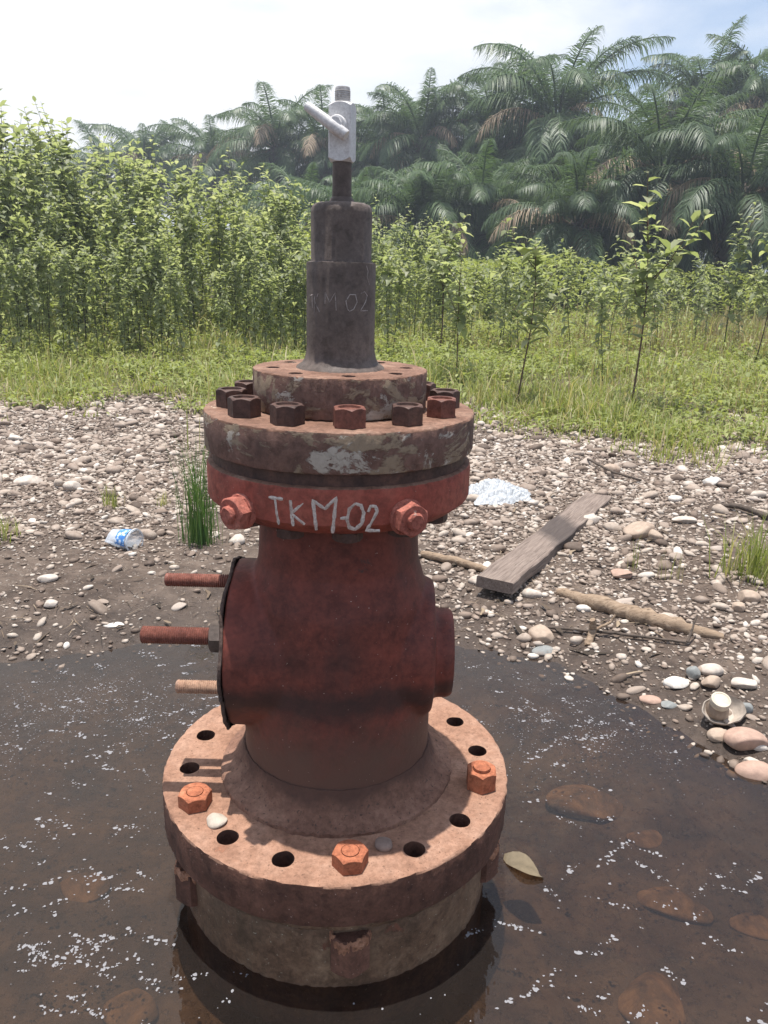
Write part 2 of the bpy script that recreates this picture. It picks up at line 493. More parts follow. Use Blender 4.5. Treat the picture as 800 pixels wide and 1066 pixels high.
def build_ground():
    # one sheet: fine near the camera, coarse out to the horizon
    def axis(a, b, step, far, n):
        core = np.arange(a, b + 1e-6, step)
        g = np.geomspace(step * 2, far, n)
        return np.concatenate([(a - g)[::-1], core, b + g])
    xs = axis(-4, 4, .035, 900, 34); ys = axis(-.4, 6.5, .03, 900, 34)
    X, Y = np.meshgrid(xs, ys)
    Z = height(X, Y)
    v = np.stack([X, Y, Z], -1).reshape(-1, 3)
    nx, ny = len(xs), len(ys)
    i = np.arange(nx - 1)[None, :] + np.arange(ny - 1)[:, None] * nx
    q = np.stack([i, i + 1, i + 1 + nx, i + nx], -1).reshape(-1, 4)
    o = link('ground', mesh_np('ground', v, q), M_soil)
    tag(o, 'dark muddy ground strewn with gravel, rising from the puddle to the field', 'ground', kind='structure')


build_ground()
wx = np.linspace(-3.4, 3.4, 2); 
o = link('puddle_water', mesh_np('puddle_water', [(-2.6, -1.2, 0), (1.35, -1.2, 0), (1.35, 2.1, 0), (-2.6, 2.1, 0)], [(0, 1, 2, 3)]), M_water)
tag(o, 'murky shallow puddle water around the wellhead', 'water', kind='structure')


def foam():
    V = []; T = []; n = 0
    spots = []
    centres = [(at(x, y, 0), r, k) for x, y, r, k in [
        (60, 960, .10, 300), (20, 1030, .09, 260), (130, 830, .10, 90), (60, 860, .06, 70), (110, 740, .14, 330), (200, 760, .12, 200), (60, 760, .12, 150),
        (160, 700, .16, 260), (215, 740, .1, 120), (240, 960, .06, 50), (270, 1000, .05, 40), (590, 760, .09, 230), (550, 730, .08, 150), (640, 760, .09, 90), (610, 1050, .06, 60),
        (700, 800, .08, 40), (640, 900, .05, 90), (590, 850, .08, 45), (730, 930, .06, 55), (780, 920, .05, 40), (660, 1000, .06, 35), (570, 980, .05, 35),
        (560, 1030, .05, 30), (790, 1050, .05, 70), (720, 950, .05, 50), (100, 930, .05, 70), (150, 1030, .06, 70), (30, 880, .05, 60), (70, 1000, .06, 110), (520, 690, .1, 120), (620, 720, .06, 60)]]
    for cpt, r, k in centres:
        # each cluster is made of drifting streaks
        for j in range(max(3, k // 12)):
            sx, sy = cpt.x + rng.normal(0, r), cpt.y + rng.normal(0, r * .8)
            a = rng.uniform(-.9, .9)
            for q in range(int(rng.integers(4, 15))):
                t = rng.normal(0, .013)
                spots.append((sx + t * math.cos(a) + rng.normal(0, .003), sy + t * math.sin(a) + rng.normal(0, .003), abs(rng.normal(0, .0014)) + .0006))
    for k in range(600):
        spots.append((rng.uniform(-.85, .95), rng.uniform(.35, 1.75), abs(rng.normal(0, .0007)) + .0006))
    for k in range(7000):
        q = at(rng.normal(95, 75), rng.normal(765, 42), 0) if k % 3 else at(rng.normal(600, 70), rng.normal(750, 38), 0)
        if noise2(np.array([q.x * 9]), np.array([q.y * 9]), 71)[0] + rng.normal(0, .35) > .05: spots.append((q.x, q.y, abs(rng.normal(0, .0005)) + .0005))
    for (x, y, r) in spots:
        if height(x, y) > -.006 or math.hypot(x + .066, y - 1.084) < .255: continue
        m = 7
        r = min(r, .0036)
        ph = rng.uniform(0, 6.28); ex = rng.uniform(.55, 1.5)
        V.append((x, y, .0008 + r * .22))
        for i in range(m):
            t = ph + 2 * PI * i / m; q = r * rng.uniform(.55, 1.35)
            V.append((x + q * math.cos(t) * ex, y + q * math.sin(t), .0006))
        for i in range(m): T.append((n, n + 1 + i, n + 1 + (i + 1) % m))
        n += m + 1
    o = link('foam', mesh_np('foam', V, None, T), M_foam)
    tag(o, 'white specks and streaks of scum floating on the puddle', 'foam', kind='stuff')


foam()

# ------------------------------------------------------------------ the wellhead
PX, PY = -.0659, 1.0838
ZF = .197
well = empty('wellhead', (PX, PY, 0))
tag(well, 'rusty red wellhead of bolted flanges with a steel valve on top, standing in the puddle', 'wellhead')


def flange(name, prof, mat, holes=None, parent=well, mat_top=None, jit=.0003, seed=1):
    """turned disc with drilled holes; holes = (pitch radius, hole radius, bottom z, angles)"""
    b = MB(); b.lathe(prof, 192, jit=jit, seed=seed)
    o = b.build(name, [mat] + ([mat_top] if mat_top else []), parent, smooth=False)
    if holes:
        cut = MB()
        for a in holes[3]:
            cut.lathe([(holes[1], holes[2]), (holes[1], prof[-1][1] + .02)], 28, Matrix.Translation((holes[0] * math.cos(R(a)), holes[0] * math.sin(R(a)), 0)))
        me = cut.mesh('drill', False); c_ = bpy.data.objects.new('drill', me); COL.objects.link(c_); c_.parent = parent
        md = o.modifiers.new('b', 'BOOLEAN'); md.operation = 'DIFFERENCE'; md.object = c_; md.solver = 'EXACT'
        bpy.context.view_layer.update()
        me2 = bake(o); bpy.data.objects.remove(c_)
    me = o.data
    ztop = prof[-1][1]
    me.shade_smooth(); me.set_sharp_from_angle(angle=R(32))
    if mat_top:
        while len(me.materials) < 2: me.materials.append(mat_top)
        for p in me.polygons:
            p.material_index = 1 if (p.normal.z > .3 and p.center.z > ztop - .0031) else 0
    return o


hole_a = [8.2 + 22.5 * k for k in range(16)]
def edge(r0, r, z0, z1, ch=.003):
    return [(r0, z0), (r - ch, z0), (r - ch * .3, z0 + ch * .3), (r, z0 + ch), (r, (z0 + z1) / 2), (r, z1 - ch), (r - ch * .3, z1 - ch * .3), (r - ch, z1), (r0, z1)]


rng_ang = [a for a in hole_a]
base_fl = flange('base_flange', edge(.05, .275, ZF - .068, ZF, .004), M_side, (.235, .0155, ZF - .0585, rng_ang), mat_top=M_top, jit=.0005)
# lower ring, sunk in the water
flange('lower_flange', [(.05, -.09), (.249, -.09), (.249, .05), (.2495, .095), (.246, .103), (.256, .107), (.260, .112), (.260, .1275), (.05, .1275)], M_olive, jit=.0009, seed=4)
# raised hub ring and weld fillet
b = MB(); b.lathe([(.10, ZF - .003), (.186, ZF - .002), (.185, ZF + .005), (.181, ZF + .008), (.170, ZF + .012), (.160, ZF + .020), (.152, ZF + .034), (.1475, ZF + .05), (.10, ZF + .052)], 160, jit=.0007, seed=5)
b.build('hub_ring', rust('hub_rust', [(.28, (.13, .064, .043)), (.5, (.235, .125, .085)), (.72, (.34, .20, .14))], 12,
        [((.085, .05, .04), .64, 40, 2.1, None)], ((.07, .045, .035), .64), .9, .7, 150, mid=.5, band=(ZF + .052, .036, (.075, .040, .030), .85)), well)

# spool body: neck, cross bore housing and lower barrel melted into one casting
b = MB()
b.lathe([(.1455, ZF + .030), (.1455, .30), (.142, .42), (.135, .50), (.119, .555), (.1165, .60), (.1165, .642)], 96)
RX = Matrix.Rotation(PI / 2, 4, 'Y')
b.lathe([(.127, -.155), (.127, -.02), (.118, .05), (.108, .10), (.106, .135), (.100, .1455)], 96, Matrix.Translation((0, 0, .408)) @ RX)
b.lathe([(.064, .10), (.068, .120), (.068, .168), (.064, .175)], 64, Matrix.Translation((0, -.012, .402)) @ RX)
body = b.build('spool_body', M_body, well)
md = body.modifiers.new('r', 'REMESH'); md.mode = 'VOXEL'; md.voxel_size = .0035
md = body.modifiers.new('s', 'SMOOTH'); md.factor = .5; md.iterations = 7
bpy.context.view_layer.update(); bake(body); body.data.shade_smooth()

# outlet gasket with ragged edge, closing plate of the outlet
b = MB()
n = 140; prof = []
v = []; f = []
for k in range(n):
    a = 2 * PI * k / n
    rr = .1285 + .0022 * math.sin(a * 9) * random.random() + random.uniform(-.001, .0022)
    if 3.55 < a < 4.2: rr += random.uniform(.001, .007)
    for (x, q) in ((-.1545, .985), (-.1555, 1.0), (-.1585, 1.0), (-.1600, .985), (-.1602, .6)):
        xx = x + .0016 * math.sin(a * 7 + 1) ; v.append((xx, rr * q * math.cos(a), .408 + rr * q * math.sin(a)))
for k in range(n):
    for j in range(4): f.append((k * 5 + j, k * 5 + j + 1, ((k + 1) % n) * 5 + j + 1, ((k + 1) % n) * 5 + j))
f.append(tuple(k * 5 + 4 for k in range(n)))
b.add(v, f); b.build('outlet_gasket', M_gasket, well)


def threaded(b, r, L, M, pitch=.0032):
    prof = []; z = 0; i = 0
    prof.append((r * .6, 0))
    while z < L - .003:
        prof += [(r * .90, z), (r, z + pitch * .5)]; z += pitch
    prof += [(r * .93, L - .001), (r * .8, L), (.0005, L)]
    b.lathe(prof, 28, M)


for (yy, zz, L, rad, mat, nut) in ((.0, .505, .105, .0105, M_stud, False), (-.066, .445, .125, .0130, M_stud, True), (-.036, .344, .088, .0105, M_studpale, False)):
    b = MB(); MM = Matrix.Translation((-.157, yy, zz)) @ Matrix.Rotation(-PI / 2, 4, 'Y')
    threaded(b, rad, L, MM)
    st = b.build('stud', mat, well, sharp=60)
    if nut:
        b = MB(); b.nut(.0205, .020, Matrix.Translation((-.161, yy, zz)) @ Matrix.Rotation(-PI / 2, 4, 'Y') @ Matrix.Rotation(.2, 4, 'Z'), both=True)
        b.build('nut', M_pipe, st)

# spool flange (red) with lettering and lock screws
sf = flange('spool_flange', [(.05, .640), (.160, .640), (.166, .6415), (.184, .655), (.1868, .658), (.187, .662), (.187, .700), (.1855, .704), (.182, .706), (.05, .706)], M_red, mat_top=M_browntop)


def ribbon(b, pts, r, w, thick=.0007):
    """a brushed stroke laid on a cylinder of radius r; pts = (angle, height)"""
    P = []
    for (a0, z0), (a1, z1) in zip(pts[:-1], pts[1:]):
        L = math.hypot(R(a1 - a0) * r, z1 - z0); m = max(2, int(L / .0035))
        P += [(a0 + (a1 - a0) * i / m, z0 + (z1 - z0) * i / m) for i in range(m)]
    P.append(pts[-1])
    v = []; f = []
    for i, (a, z) in enumerate(P):
        p, q = P[max(0, i - 1)], P[min(len(P) - 1, i + 1)]
        dx = R(q[0] - p[0]) * r; dz = q[1] - p[1]; l = math.hypot(dx, dz) or 1
        nx, nz = -dz / l, dx / l
        ww = w * random.uniform(.75, 1.25) * (.7 if i in (0, len(P) - 1) else 1)
        for sgn in (-1, 0, 1):
            aa = R(a) + nx * sgn * ww / r; zz = z + nz * sgn * ww + random.uniform(-.0002, .0002)
            rr = r + (thick if sgn == 0 else -.0001)
            v.append((rr * math.cos(aa), rr * math.sin(aa), zz))
    for i in range(len(P) - 1):
        for j in (0, 1):
            f.append((i * 3 + j, i * 3 + j + 1, i * 3 + j + 4, i * 3 + j + 3))
    b.add(v, f)


big = [[(-114.24, .6885), (-108.07, .6887)], [(-111.55, .6885), (-110.09, .6551)], [(-105.18, .6887), (-104.13, .6555)],
       [(-100.05, .6863), (-104.78, .6717), (-99.5, .6589)], [(-95.07, .6525), (-96.37, .6903), (-91.89, .6806), (-87.62, .695), (-88.97, .6495)],
       [(-86.13, .6687), (-83.55, .6694)],
       [(-80.59, .6877), (-82.72, .6805), (-83.54, .667), (-82.64, .657), (-80.45, .6544), (-77.92, .6616), (-77.26, .6751), (-78.41, .685), (-80.59, .6877)],
       [(-75.57, .6761), (-74.73, .6833), (-72.86, .6829), (-72.06, .6766), (-73.5, .667), (-76.03, .6526), (-70.88, .6509)]]
b = MB()
for st in big: ribbon(b, st, .1872, .0021)
for k in range(3): b.add([], [])
b.build('painted_lettering', M_chalk, sf)
for (a, z) in ((-127.9, .6626), (-59.9, .6651)):
    MM = Matrix.Rotation(R(a), 4, 'Z') @ Matrix.Translation((.185, 0, z)) @ Matrix.Rotation(PI / 2, 4, 'Y')
    b = MB(); b.lathe([(.0235, 0), (.0235, .004), (.022, .006), (.018, .006)], 40, MM, jit=.0004)
    b.nut(.0195, .017, MM @ Matrix.Translation((0, 0, .005)) @ Matrix.Rotation(R(12 if a < -100 else 25), 4, 'Z'))
    b.lathe([(.011, .02), (.011, .027), (.009, .029), (.0085, .029)], 28, MM, jit=.0004)
    b.build('lock_screw', M_lightred, sf)

# ring gasket groove and upper flange
b = MB(); b.lathe([(.179, .7045), (.179, .7245)], 120); b.build('ring_groove', M_darknut, well)
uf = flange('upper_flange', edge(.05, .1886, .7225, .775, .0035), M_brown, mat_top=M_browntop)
for k in range(12):
    a = 7.8 + 30 * k
    mat = M_rednut if k in (9, 11) else M_darknut
    M0 = Matrix.Rotation(R(a), 4, 'Z') @ Matrix.Translation((.150, 0, .7755)) @ Matrix.Rotation(random.uniform(-.5, .5), 4, 'Z')
    b = MB(); b.nut(.0188, .0240, M0, bore=.0135)
    b.build('flange_nut', mat, uf)
    b = MB(); b.nut(.0175, .014, Matrix.Rotation(R(a), 4, 'Z') @ Matrix.Translation((.146, 0, .627)), both=True)
    b.build('lower_flange_nut', M_darknut, uf)

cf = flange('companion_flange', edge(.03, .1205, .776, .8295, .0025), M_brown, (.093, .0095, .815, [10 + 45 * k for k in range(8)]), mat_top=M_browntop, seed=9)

# riser pipe
b = MB()
b.lathe([(.062, .8285), (.060, .832), (.053, .8365), (.0495, .842), (.0475, .851), (.0466, .862), (.0466, .966), (.0460, .9685), (.0412, .969), (.0402, .971), (.0402, 1.030),
         (.0396, 1.036), (.037, 1.040), (.031, 1.0425), (.012, 1.0435)], 96, jit=.0002)
rp = b.build('riser_pipe', M_pipe, well)
b = MB(); b.lathe([(.017, 1.0432), (.0155, 1.047), (.0128, 1.050), (.0125, 1.06), (.0125, 1.093)], 40); b.build('nipple', M_pipe, rp)
b = MB()
pipe_marks = [[(-147.38, .9255), (-136.98, .9274)], [(-142.06, .9263), (-140.04, .9073)], [(-134.22, .9258), (-135.18, .9045)],
        [(-126.35, .929), (-132.91, .9174), (-123.69, .9056)], [(-112.97, .9158), (-112.7, .931), (-104.8, .9183), (-95.96, .9307), (-94.03, .9081)],
        [(-76.05, .9103), (-78.53, .9204), (-71.87, .9289), (-62.64, .9285), (-59.55, .9195), (-65.46, .9103), (-72.44, .9076), (-76.05, .9103)],
        [(-52.63, .9304), (-45.19, .9325), (-38.68, .9275), (-42.76, .9195), (-53.15, .9081), (-37.07, .9084)],
        [(-42.13, .9652), (-37.51, .9581), (-39.52, .9513), (-33.46, .9412)]]
for st in pipe_marks: ribbon(b, st, .0467, .0006, .0004)
b.build('chalk_lettering', M_scratch, rp)

# needle valve
VR = R(-12)
b = MB()
hs = .0146
v = []; f = []; nn = 64; zs0, zs1 = 1.0915, 1.1605
def sq(t):
    cxx, sxx = abs(math.cos(t)), abs(math.sin(t)); return hs / max(cxx, sxx)
rows = []
for mode in range(4):
    for k in range(nn):
        t = 2 * PI * (k + .5) / nn; r = sq(t); dz = max(0, r - hs * 1.02) * .8 + .0006
        if mode == 0: r_, z = min(r, hs * .96), zs0
        elif mode == 1: r_, z = r, zs0 + dz
        elif mode == 2: r_, z = r, zs1 - dz
        else: r_, z = min(r, hs * .96), zs1
        v.append((r_ * math.cos(t), r_ * math.sin(t), z))
for i in range(3):
    for k in range(nn):
        k2 = (k + 1) % nn; f.append((i * nn + k, i * nn + k2, (i + 1) * nn + k2, (i + 1) * nn + k))
f.append(tuple(range(nn - 1, -1, -1))); f.append(tuple(3 * nn + k for k in range(nn)))
b.add(v, f, Matrix.Rotation(VR, 4, 'Z'))
# bonnet that carries the handle
fr = Matrix.Rotation(VR, 4, 'Z') @ Matrix.Translation((-.0015, -.0145, 1.1325)) @ Matrix.Rotation(PI / 2, 4, 'X')
b.lathe([(.0118, -.001), (.0118, .006), (.0105, .0085), (.0075, .009), (.0075, .016)], 40, fr)
nv = b.build('valve_body', M_steel, well)
b = MB(); prof = [(.0102, 1.160)]
z = 1.1605
while z < 1.1745: prof += [(.0101, z), (.0095, z + .0011)]; z += .0022
prof += [(.0096, 1.176), (.0088, 1.1785), (.0060, 1.1787), (.0058, 1.170), (.0005, 1.170)]
b.lathe(prof, 40); b.build('outlet_thread', M_thread, nv)
fx = Matrix.Rotation(VR, 4, 'Z')
p0 = fx @ Vector((-.0395, -.027, 1.1535)); p1 = fx @ Vector((.0125, -.027, 1.1185))
d = (p1 - p0)
b = MB(); b.tube([p0, p0 + d * .02, p0 + d * .1, p0 + d * .6, p0 + d * .97, p1], [.0048, .0056, .0060, .0070, .0073, .0062], 28)
b.build('valve_handle', M_steel, nv, sharp=50)

# three bolts left in the base flange, with nuts hanging below
for k, dome in ((hole_a.index(min(hole_a, key=lambda a: abs((a - (-83)) % 360 if (a - (-83)) % 360 < 180 else 360 - (a - (-83)) % 360))), 0), (None, 0), (None, 1)): pass
for (a, dome, tw) in ((-82.0, 0, .05), (-149.5, 0, .35), (-14.3, .006, .2)):
    MM = Matrix.Rotation(R(a), 4, 'Z') @ Matrix.Translation((.235, 0, ZF + .0004)) @ Matrix.Rotation(tw, 4, 'Z')
    b = MB(); b.nut(.0215, .021 if not dome else .030, MM, bore=.0135 if dome else .012, dome=dome or .0008)
    bt = b.build('bolt', M_orange, base_fl)
    b = MB(); M2 = Matrix.Rotation(R(a), 4, 'Z') @ Matrix.Translation((.2415, 0, .036)) @ Matrix.Rotation(PI / 6, 4, 'Z')
    b.nut(.0265, .060, M2, both=True)
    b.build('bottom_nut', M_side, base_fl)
    # flaking crust around the top of the nut
    b = MB(); v = []; f = []; m = 48
    for i in range(m):
        t = -PI * .62 + 2 * PI * .62 * i / (m - 1)
        ro = .0285 + random.uniform(-.001, .0015); z0 = .094 + random.uniform(-.0025, .002) + .003 * math.sin(t * 3)
        for (q, zz) in ((ro - .002, z0 - .016), (ro + .001, z0 - .008), (ro + .0012, z0), (ro - .002, z0 + .003), (ro - .0055, z0 + .0005)):
            v.append((.2415 + q * math.cos(t), q * math.sin(t), zz))
    for i in range(m - 1):
        for j in range(4): f.append((i * 5 + j, (i + 1) * 5 + j, (i + 1) * 5 + j + 1, i * 5 + j + 1))
    b.add(v, f, Matrix.Rotation(R(a), 4, 'Z')); b.build('rust_crust', M_crust, base_fl)

# ------------------------------------------------------------------ stones
def stone_np(seed, sub=3, flat=.6, lump=.16, elong=1.0):
    bm = bmesh.new(); bmesh.ops.create_icosphere(bm, subdivisions=sub, radius=1)
    r = np.random.default_rng(seed)
    v = np.array([x.co[:] for x in bm.verts]); fcs = [tuple(q.index for q in f_.verts) for f_ in bm.faces]; bm.free()
    g = np.zeros(len(v))
    for k in range(7):
        d_ = r.normal(size=3); d_ /= np.linalg.norm(d_)
        g += lump * r.uniform(.3, 1) * np.sin(v @ d_ * r.uniform(1.2, 3.2) + r.uniform(0, 6)) / 2.2
    v = v * (1 + g)[:, None]
    # planed faces of broken stone
    for k in range(7):
        d_ = r.normal(size=3); d_ /= np.linalg.norm(d_); h = r.uniform(.58, .92)
        dd = v @ d_; ex = np.clip(dd - h, 0, None); v -= ex[:, None] * d_ * .75
    return v * np.array([elong, 1, flat]), fcs


stone_meshes = []
for k in range(9):
    v, f = stone_np(100 + k, 3, random.uniform(.45, .75), .2, random.uniform(1.05, 1.5))
    me = mesh_py('pebble', v, f, True, None); me.materials.append(M_pebble); stone_meshes.append(me)


def stone(name, px, py, w, label, mat, seed, elong=1.3, flat=.6, rz=0, lump=.14, zoff=0, group=None, z=None):
    p = at(px, py, .03); zz = float(height(p.x, p.y)) if z is None else z
    p = at(px, py, zz + .01)
    v, f = stone_np(seed, 4, flat, lump, elong)
    sc = w / 2 / F * (p.y * math.cos(PITCH) + (H - p.z) * math.sin(PITCH)) / max(1, elong * .8)
    me = mesh_py(name, v * sc, f, True, None)
    o = link(name, me, mat, None, (p.x, p.y, zz + sc * flat * (.45 + zoff))); o.rotation_euler = (0, 0, rz)
    return tag(o, label, 'stone', group)


S_tan = one_stone('tan_stone', (.44, .34, .26)); S_pink = one_stone('pinkish_stone', (.45, .30, .23)); S_grey = one_stone('grey_blue_stone', (.25, .26, .25))
S_pale = one_stone('pale_stone', (.56, .49, .42)); S_white = one_stone('white_stone', (.68, .64, .58)); S_brown = one_stone('brown_stone', (.29, .2, .145))
for (px, py, w, lab, mat, sd, el, fl, rz) in (
    (777, 771, 36, 'smooth pinkish oval stone below the broken bottle top, half in wet mud', S_pink, 1, 1.3, .75, .1),
    (748, 766, 20, 'rounded tan stone at the water edge beside the pinkish oval stone', S_tan, 2, 1.0, .9, .5),
    (787, 805, 36, 'flat-topped reddish stone standing partly in the puddle', S_pink, 3, 1.5, .7, -.1),
    (783, 791, 15, 'small cream stone behind the flat-topped reddish stone in the puddle', S_pale, 4, 1.4, .8, 0),
    (563, 661, 24, 'rounded brown stone on the bank right behind the grey blue stone', S_tan, 5, 1.15, .85, 0),
    (567, 675, 22, 'flat grey blue stone at the puddle edge', S_grey, 6, 1.6, .45, .5),
    (667, 556, 30, 'large tan angular stone on the gravel beyond the driftwood', S_tan, 7, 1.2, .7, .2),
    (683, 559, 18, 'small rounded stone touching the large tan angular stone', S_tan, 8, 1.0, .8, .2),
    (703, 709, 24, 'chalky white lump lying on wet mud by the broken bottle top', S_white, 9, 1.6, .6, .2),
    (678, 727, 20, 'low grey pink stone at the water edge', S_pink, 10, 1.4, .5, .1),
    (698, 731, 16, 'thin dark grey stone at the water edge beside the low grey pink one', S_grey, 11, 1.6, .5, .0),
    (723, 700, 16, 'grey oval stone standing above the chalky white lump', S_grey, 12, .8, .9, .3),
    (741, 697, 22, 'cream rounded stone just above the broken bottle top', S_pale, 13, 1.3, .7, .4),
    (740, 709, 18, 'tan stone wedged behind the broken bottle top', S_tan, 14, 1.3, .7, .2),
    (777, 735, 14, 'grey rounded stone right beside the broken bottle top', S_grey, 15, 1.1, .8, .2),
    (774, 710, 24, 'pale angular stone on the bank above the broken bottle top', S_pale, 16, 1.5, .6, .0),
    (780, 622, 20, 'tan rounded stone below the short grass tuft by the photo edge', S_tan, 17, 1.2, .8, .0),
    (770, 632, 14, 'grey tan stone next to the tan one below the short grass tuft', S_tan, 18, 1.0, .9, .4),
    (615, 541, 18, 'pale stone lying by the far end of the plank', S_pale, 19, 1.3, .7, .4),
    (713, 540, 20, 'light grey flat stone in the gravel between the plank and the short grass tuft', S_pale, 20, 1.6, .5, .1),
    (741, 503, 18, 'white blocky stone at the edge of the grass', S_white, 21, 1.2, .7, .2),
    (635, 489, 16, 'rounded tan stone in the gravel beyond the plank', S_tan, 22, 1.3, .8, .1),
    (648, 597, 20, 'rounded pinkish stone on the gravel above the driftwood', S_pink, 23, 1.4, .6, .1),
    (53, 627, 14, 'pale oval stone on dark mud below the crushed cup', S_pale, 24, 1.4, .7, .1),
    (119, 648, 18, 'crescent-shaped pale stone at the puddle edge', S_white, 25, 1.8, .35, .2),
    (49, 601, 15, 'small cream stone on the mud near the puddle', S_pale, 26, 1.4, .7, .4),
    (28, 502, 22, 'pale flattened stone in the dense gravel', S_pale, 27, 1.5, .7, .2),
    (75, 507, 16, 'rounded cream stone in the dense gravel under the grass strip', S_pale, 28, 1.2, .8, .2)):
    stone('stone', px, py, w, lab, mat, sd, el, fl, rz)
S_fl1 = one_stone('chip_stone', (.50, .43, .35)); S_fl2 = one_stone('dark_chip_stone', (.26, .19, .155))
stone('stone', 225, 849, 20, 'cream stone chip lying on the sunlit base flange beside an orange bolt', S_fl1, 41, 1.15, .5, .3, .2, z=ZF)
stone('stone', 399, 874, 19, 'greyish stone chip lying on the shaded part of the base flange', S_fl2, 42, 1.15, .6, -.3, .2, z=ZF)
# sunken stones in the puddle
m_ = N('silted_stone')
_a = m_.ramp(m_.noise(11, 7, .7, .5), [(.36, (.07, .048, .032)), (.5, (.20, .125, .07)), (.68, (.38, .25, .145))])
m_.bsdf(_a, .8, 0, m_.bump(m_.noise(40, 6, .7), .6, .006)); S_sunk = m_.m
for i, (px, py, w, lab) in enumerate(((610, 838, 78, 'long brown sunken stone nearest the base flange'), (675, 870, 40, 'upright brown sunken stone beside the long one'), (702, 940, 60, 'orange brown sunken stone casting a dark edge under the water'),
      (682, 1037, 78, 'large ochre sunken stone at the bottom of the photo'), (786, 960, 46, 'brown sunken stone at the puddle side near the photo edge'), (135, 1052, 60, 'brown sunken slab under the foam near the bottom edge'),
      (90, 920, 50, 'dim brown sunken stone under the scattered foam'), (690, 845, 40, 'small brown sunken stone beyond the upright one'))):
    stone('sunken_stone', px, py, w * .85, lab, S_sunk, 60 + i, 1.5, .42, random.uniform(-.5, .5), .34, .0, z=-.085)

# pebbles: the large ones are things, the rest is gravel
PG = 'pebbles scattered on the gravel bank'
cnt = 0
while cnt < 250:
    x = rng.uniform(-3.2, 3.0); y = 1.3 + 3.6 * rng.random() ** 1.2
    h = float(height(x, y))
    if h < .004 or abs(x) > y * .56 + .1: continue
    r = float(np.clip(rng.lognormal(math.log(.0095 + .0035 * y), .28), .009, .011 + .0075 * y))
    o = link('pebble', stone_meshes[cnt % 9]); o.location = (x, y, h + r * .05)
    o.scale = (r, r * rng.uniform(.75, 1), r * rng.uniform(.7, 1.1)); o.rotation_euler = (rng.normal(0, .2), rng.normal(0, .2), rng.uniform(0, 6.28))
    tag(o, 'rounded pebble lying loose on the gravel bank', 'pebble', PG); cnt += 1


def gravel():
    V = []; T = []; base = 0
    for sub, count, r0, sg, rmax in ((2, 8500, .0085, .55, .03), (1, 80000, .0047, .52, .014)):
        tpl = [stone_np(300 + 10 * sub + k, sub, .68, .2, 1.2) for k in range(6)]
        x = rng.uniform(-3.6, 3.6, count * 4); y = 1.15 + 4.6 * rng.random(count * 4) ** .95
        h = height(x, y)
        dens = np.clip(.60 + .8 * noise2(x * 2.1, y * 2.1, 21) + .35 * noise2(x * 7, y * 7, 23), .06, 1) * np.clip((y - 1.2) / 1.3, .66, 1)
        dens *= np.where(x < .1, np.clip((y - 1.6) / .9, .42, 1), 1)
        dens *= np.clip((5.6 - y + .4 * noise2(x * 2, y * 2, 22)) / .7, .05, 1)
        ok = (h > -.012) & (np.abs(x) < y * .56 + .15) & (rng.random(count * 4) < dens)
        idx = np.flatnonzero(ok)[:count]
        x, y, h = x[idx], y[idx], h[idx]; m = len(idx)
        rad = np.clip(rng.lognormal(math.log(r0), sg, m), .0025, rmax) * (.75 + .13 * y)
        which = rng.integers(0, 6, m)
        for k in range(6):
            sel = np.flatnonzero(which == k); tv, tf = tpl[k]; tf = np.array(tf)
            a = rng.uniform(0, 2 * PI, len(sel)); ca, sa = np.cos(a), np.sin(a)
            sc = rad[sel]; sy = rng.uniform(.7, 1.05, len(sel)); sz = rng.uniform(.6, 1.1, len(sel))
            lx = tv[None, :, 0] * sc[:, None]; ly = tv[None, :, 1] * (sc * sy)[:, None]; lz = tv[None, :, 2] * (sc * sz)[:, None]
            tilt = rng.normal(0, .25, len(sel))[:, None]; lz = lz + lx * tilt
            vx = lx * ca[:, None] - ly * sa[:, None] + x[sel][:, None]; vy = lx * sa[:, None] + ly * ca[:, None] + y[sel][:, None]
            vz = lz + (h[sel] + sc * .22)[:, None]
            V.append(np.stack([vx, vy, vz], -1).reshape(-1, 3))
            T.append((tf[None] + (np.arange(len(sel)) * len(tv))[:, None, None] + base).reshape(-1, 3)); base += len(sel) * len(tv)
    o = link('gravel', mesh_np('gravel', np.concatenate(V), None, np.concatenate(T)), M_gravel)
    tag(o, 'fine pale gravel strewn over the dark mud bank', 'gravel', kind='stuff')


gravel()

# ------------------------------------------------------------------ litter and wood
def plank():
    p0 = (at(610, 509, .075) + at(637.5, 520, .075)) / 2; p1 = (at(528, 609, .095) + at(502, 597, .095)) / 2
    w = .117; th = .036
    d = p1 - p0; L = d.length
    v = []; f = []; n = 30; rr = random.Random(3)
    for i in range(n + 1):
        x = -L / 2 + L * i / n
        sag = -.006 * math.sin(PI * i / n)
        wob = .0025 * math.sin(i * .9) + rr.uniform(-.0012, .0012)
        e = rr.uniform(-.0015, .0015)
        hw = w / 2
        for (yy, zz) in ((-hw + wob, -th), (hw + wob + e, -th), (hw + wob + e, -.003), (hw + wob - .003 + e, 0), (0, rr.uniform(-.0006, .0006)), (-hw + wob + .003, 0), (-hw + wob, -.003)):
            v.append((x + (rr.uniform(-.004, .004) if i in (0, n) else 0), yy, zz + sag))
    for i in range(n):
        for j in range(7): f.append((i * 7 + j, (i + 1) * 7 + j, (i + 1) * 7 + (j + 1) % 7, i * 7 + (j + 1) % 7))
    f.append(tuple(range(7))); f.append(tuple(n * 7 + j for j in range(6, -1, -1)))
    me = mesh_py('plank', v, f, True, 30)
    o = link('plank', me, M_plank); m = (p0 + p1) / 2
    xa = d.normalized(); za = Vector((0, 0, 1)); ya = za.cross(xa).normalized(); za = xa.cross(ya)
    RM = Matrix((xa, ya, za)).transposed().to_4x4(); RM.translation = m; o.matrix_world = RM
    tag(o, 'weathered grey brown plank with a dark wet patch lying across the gravel', 'plank')


plank()


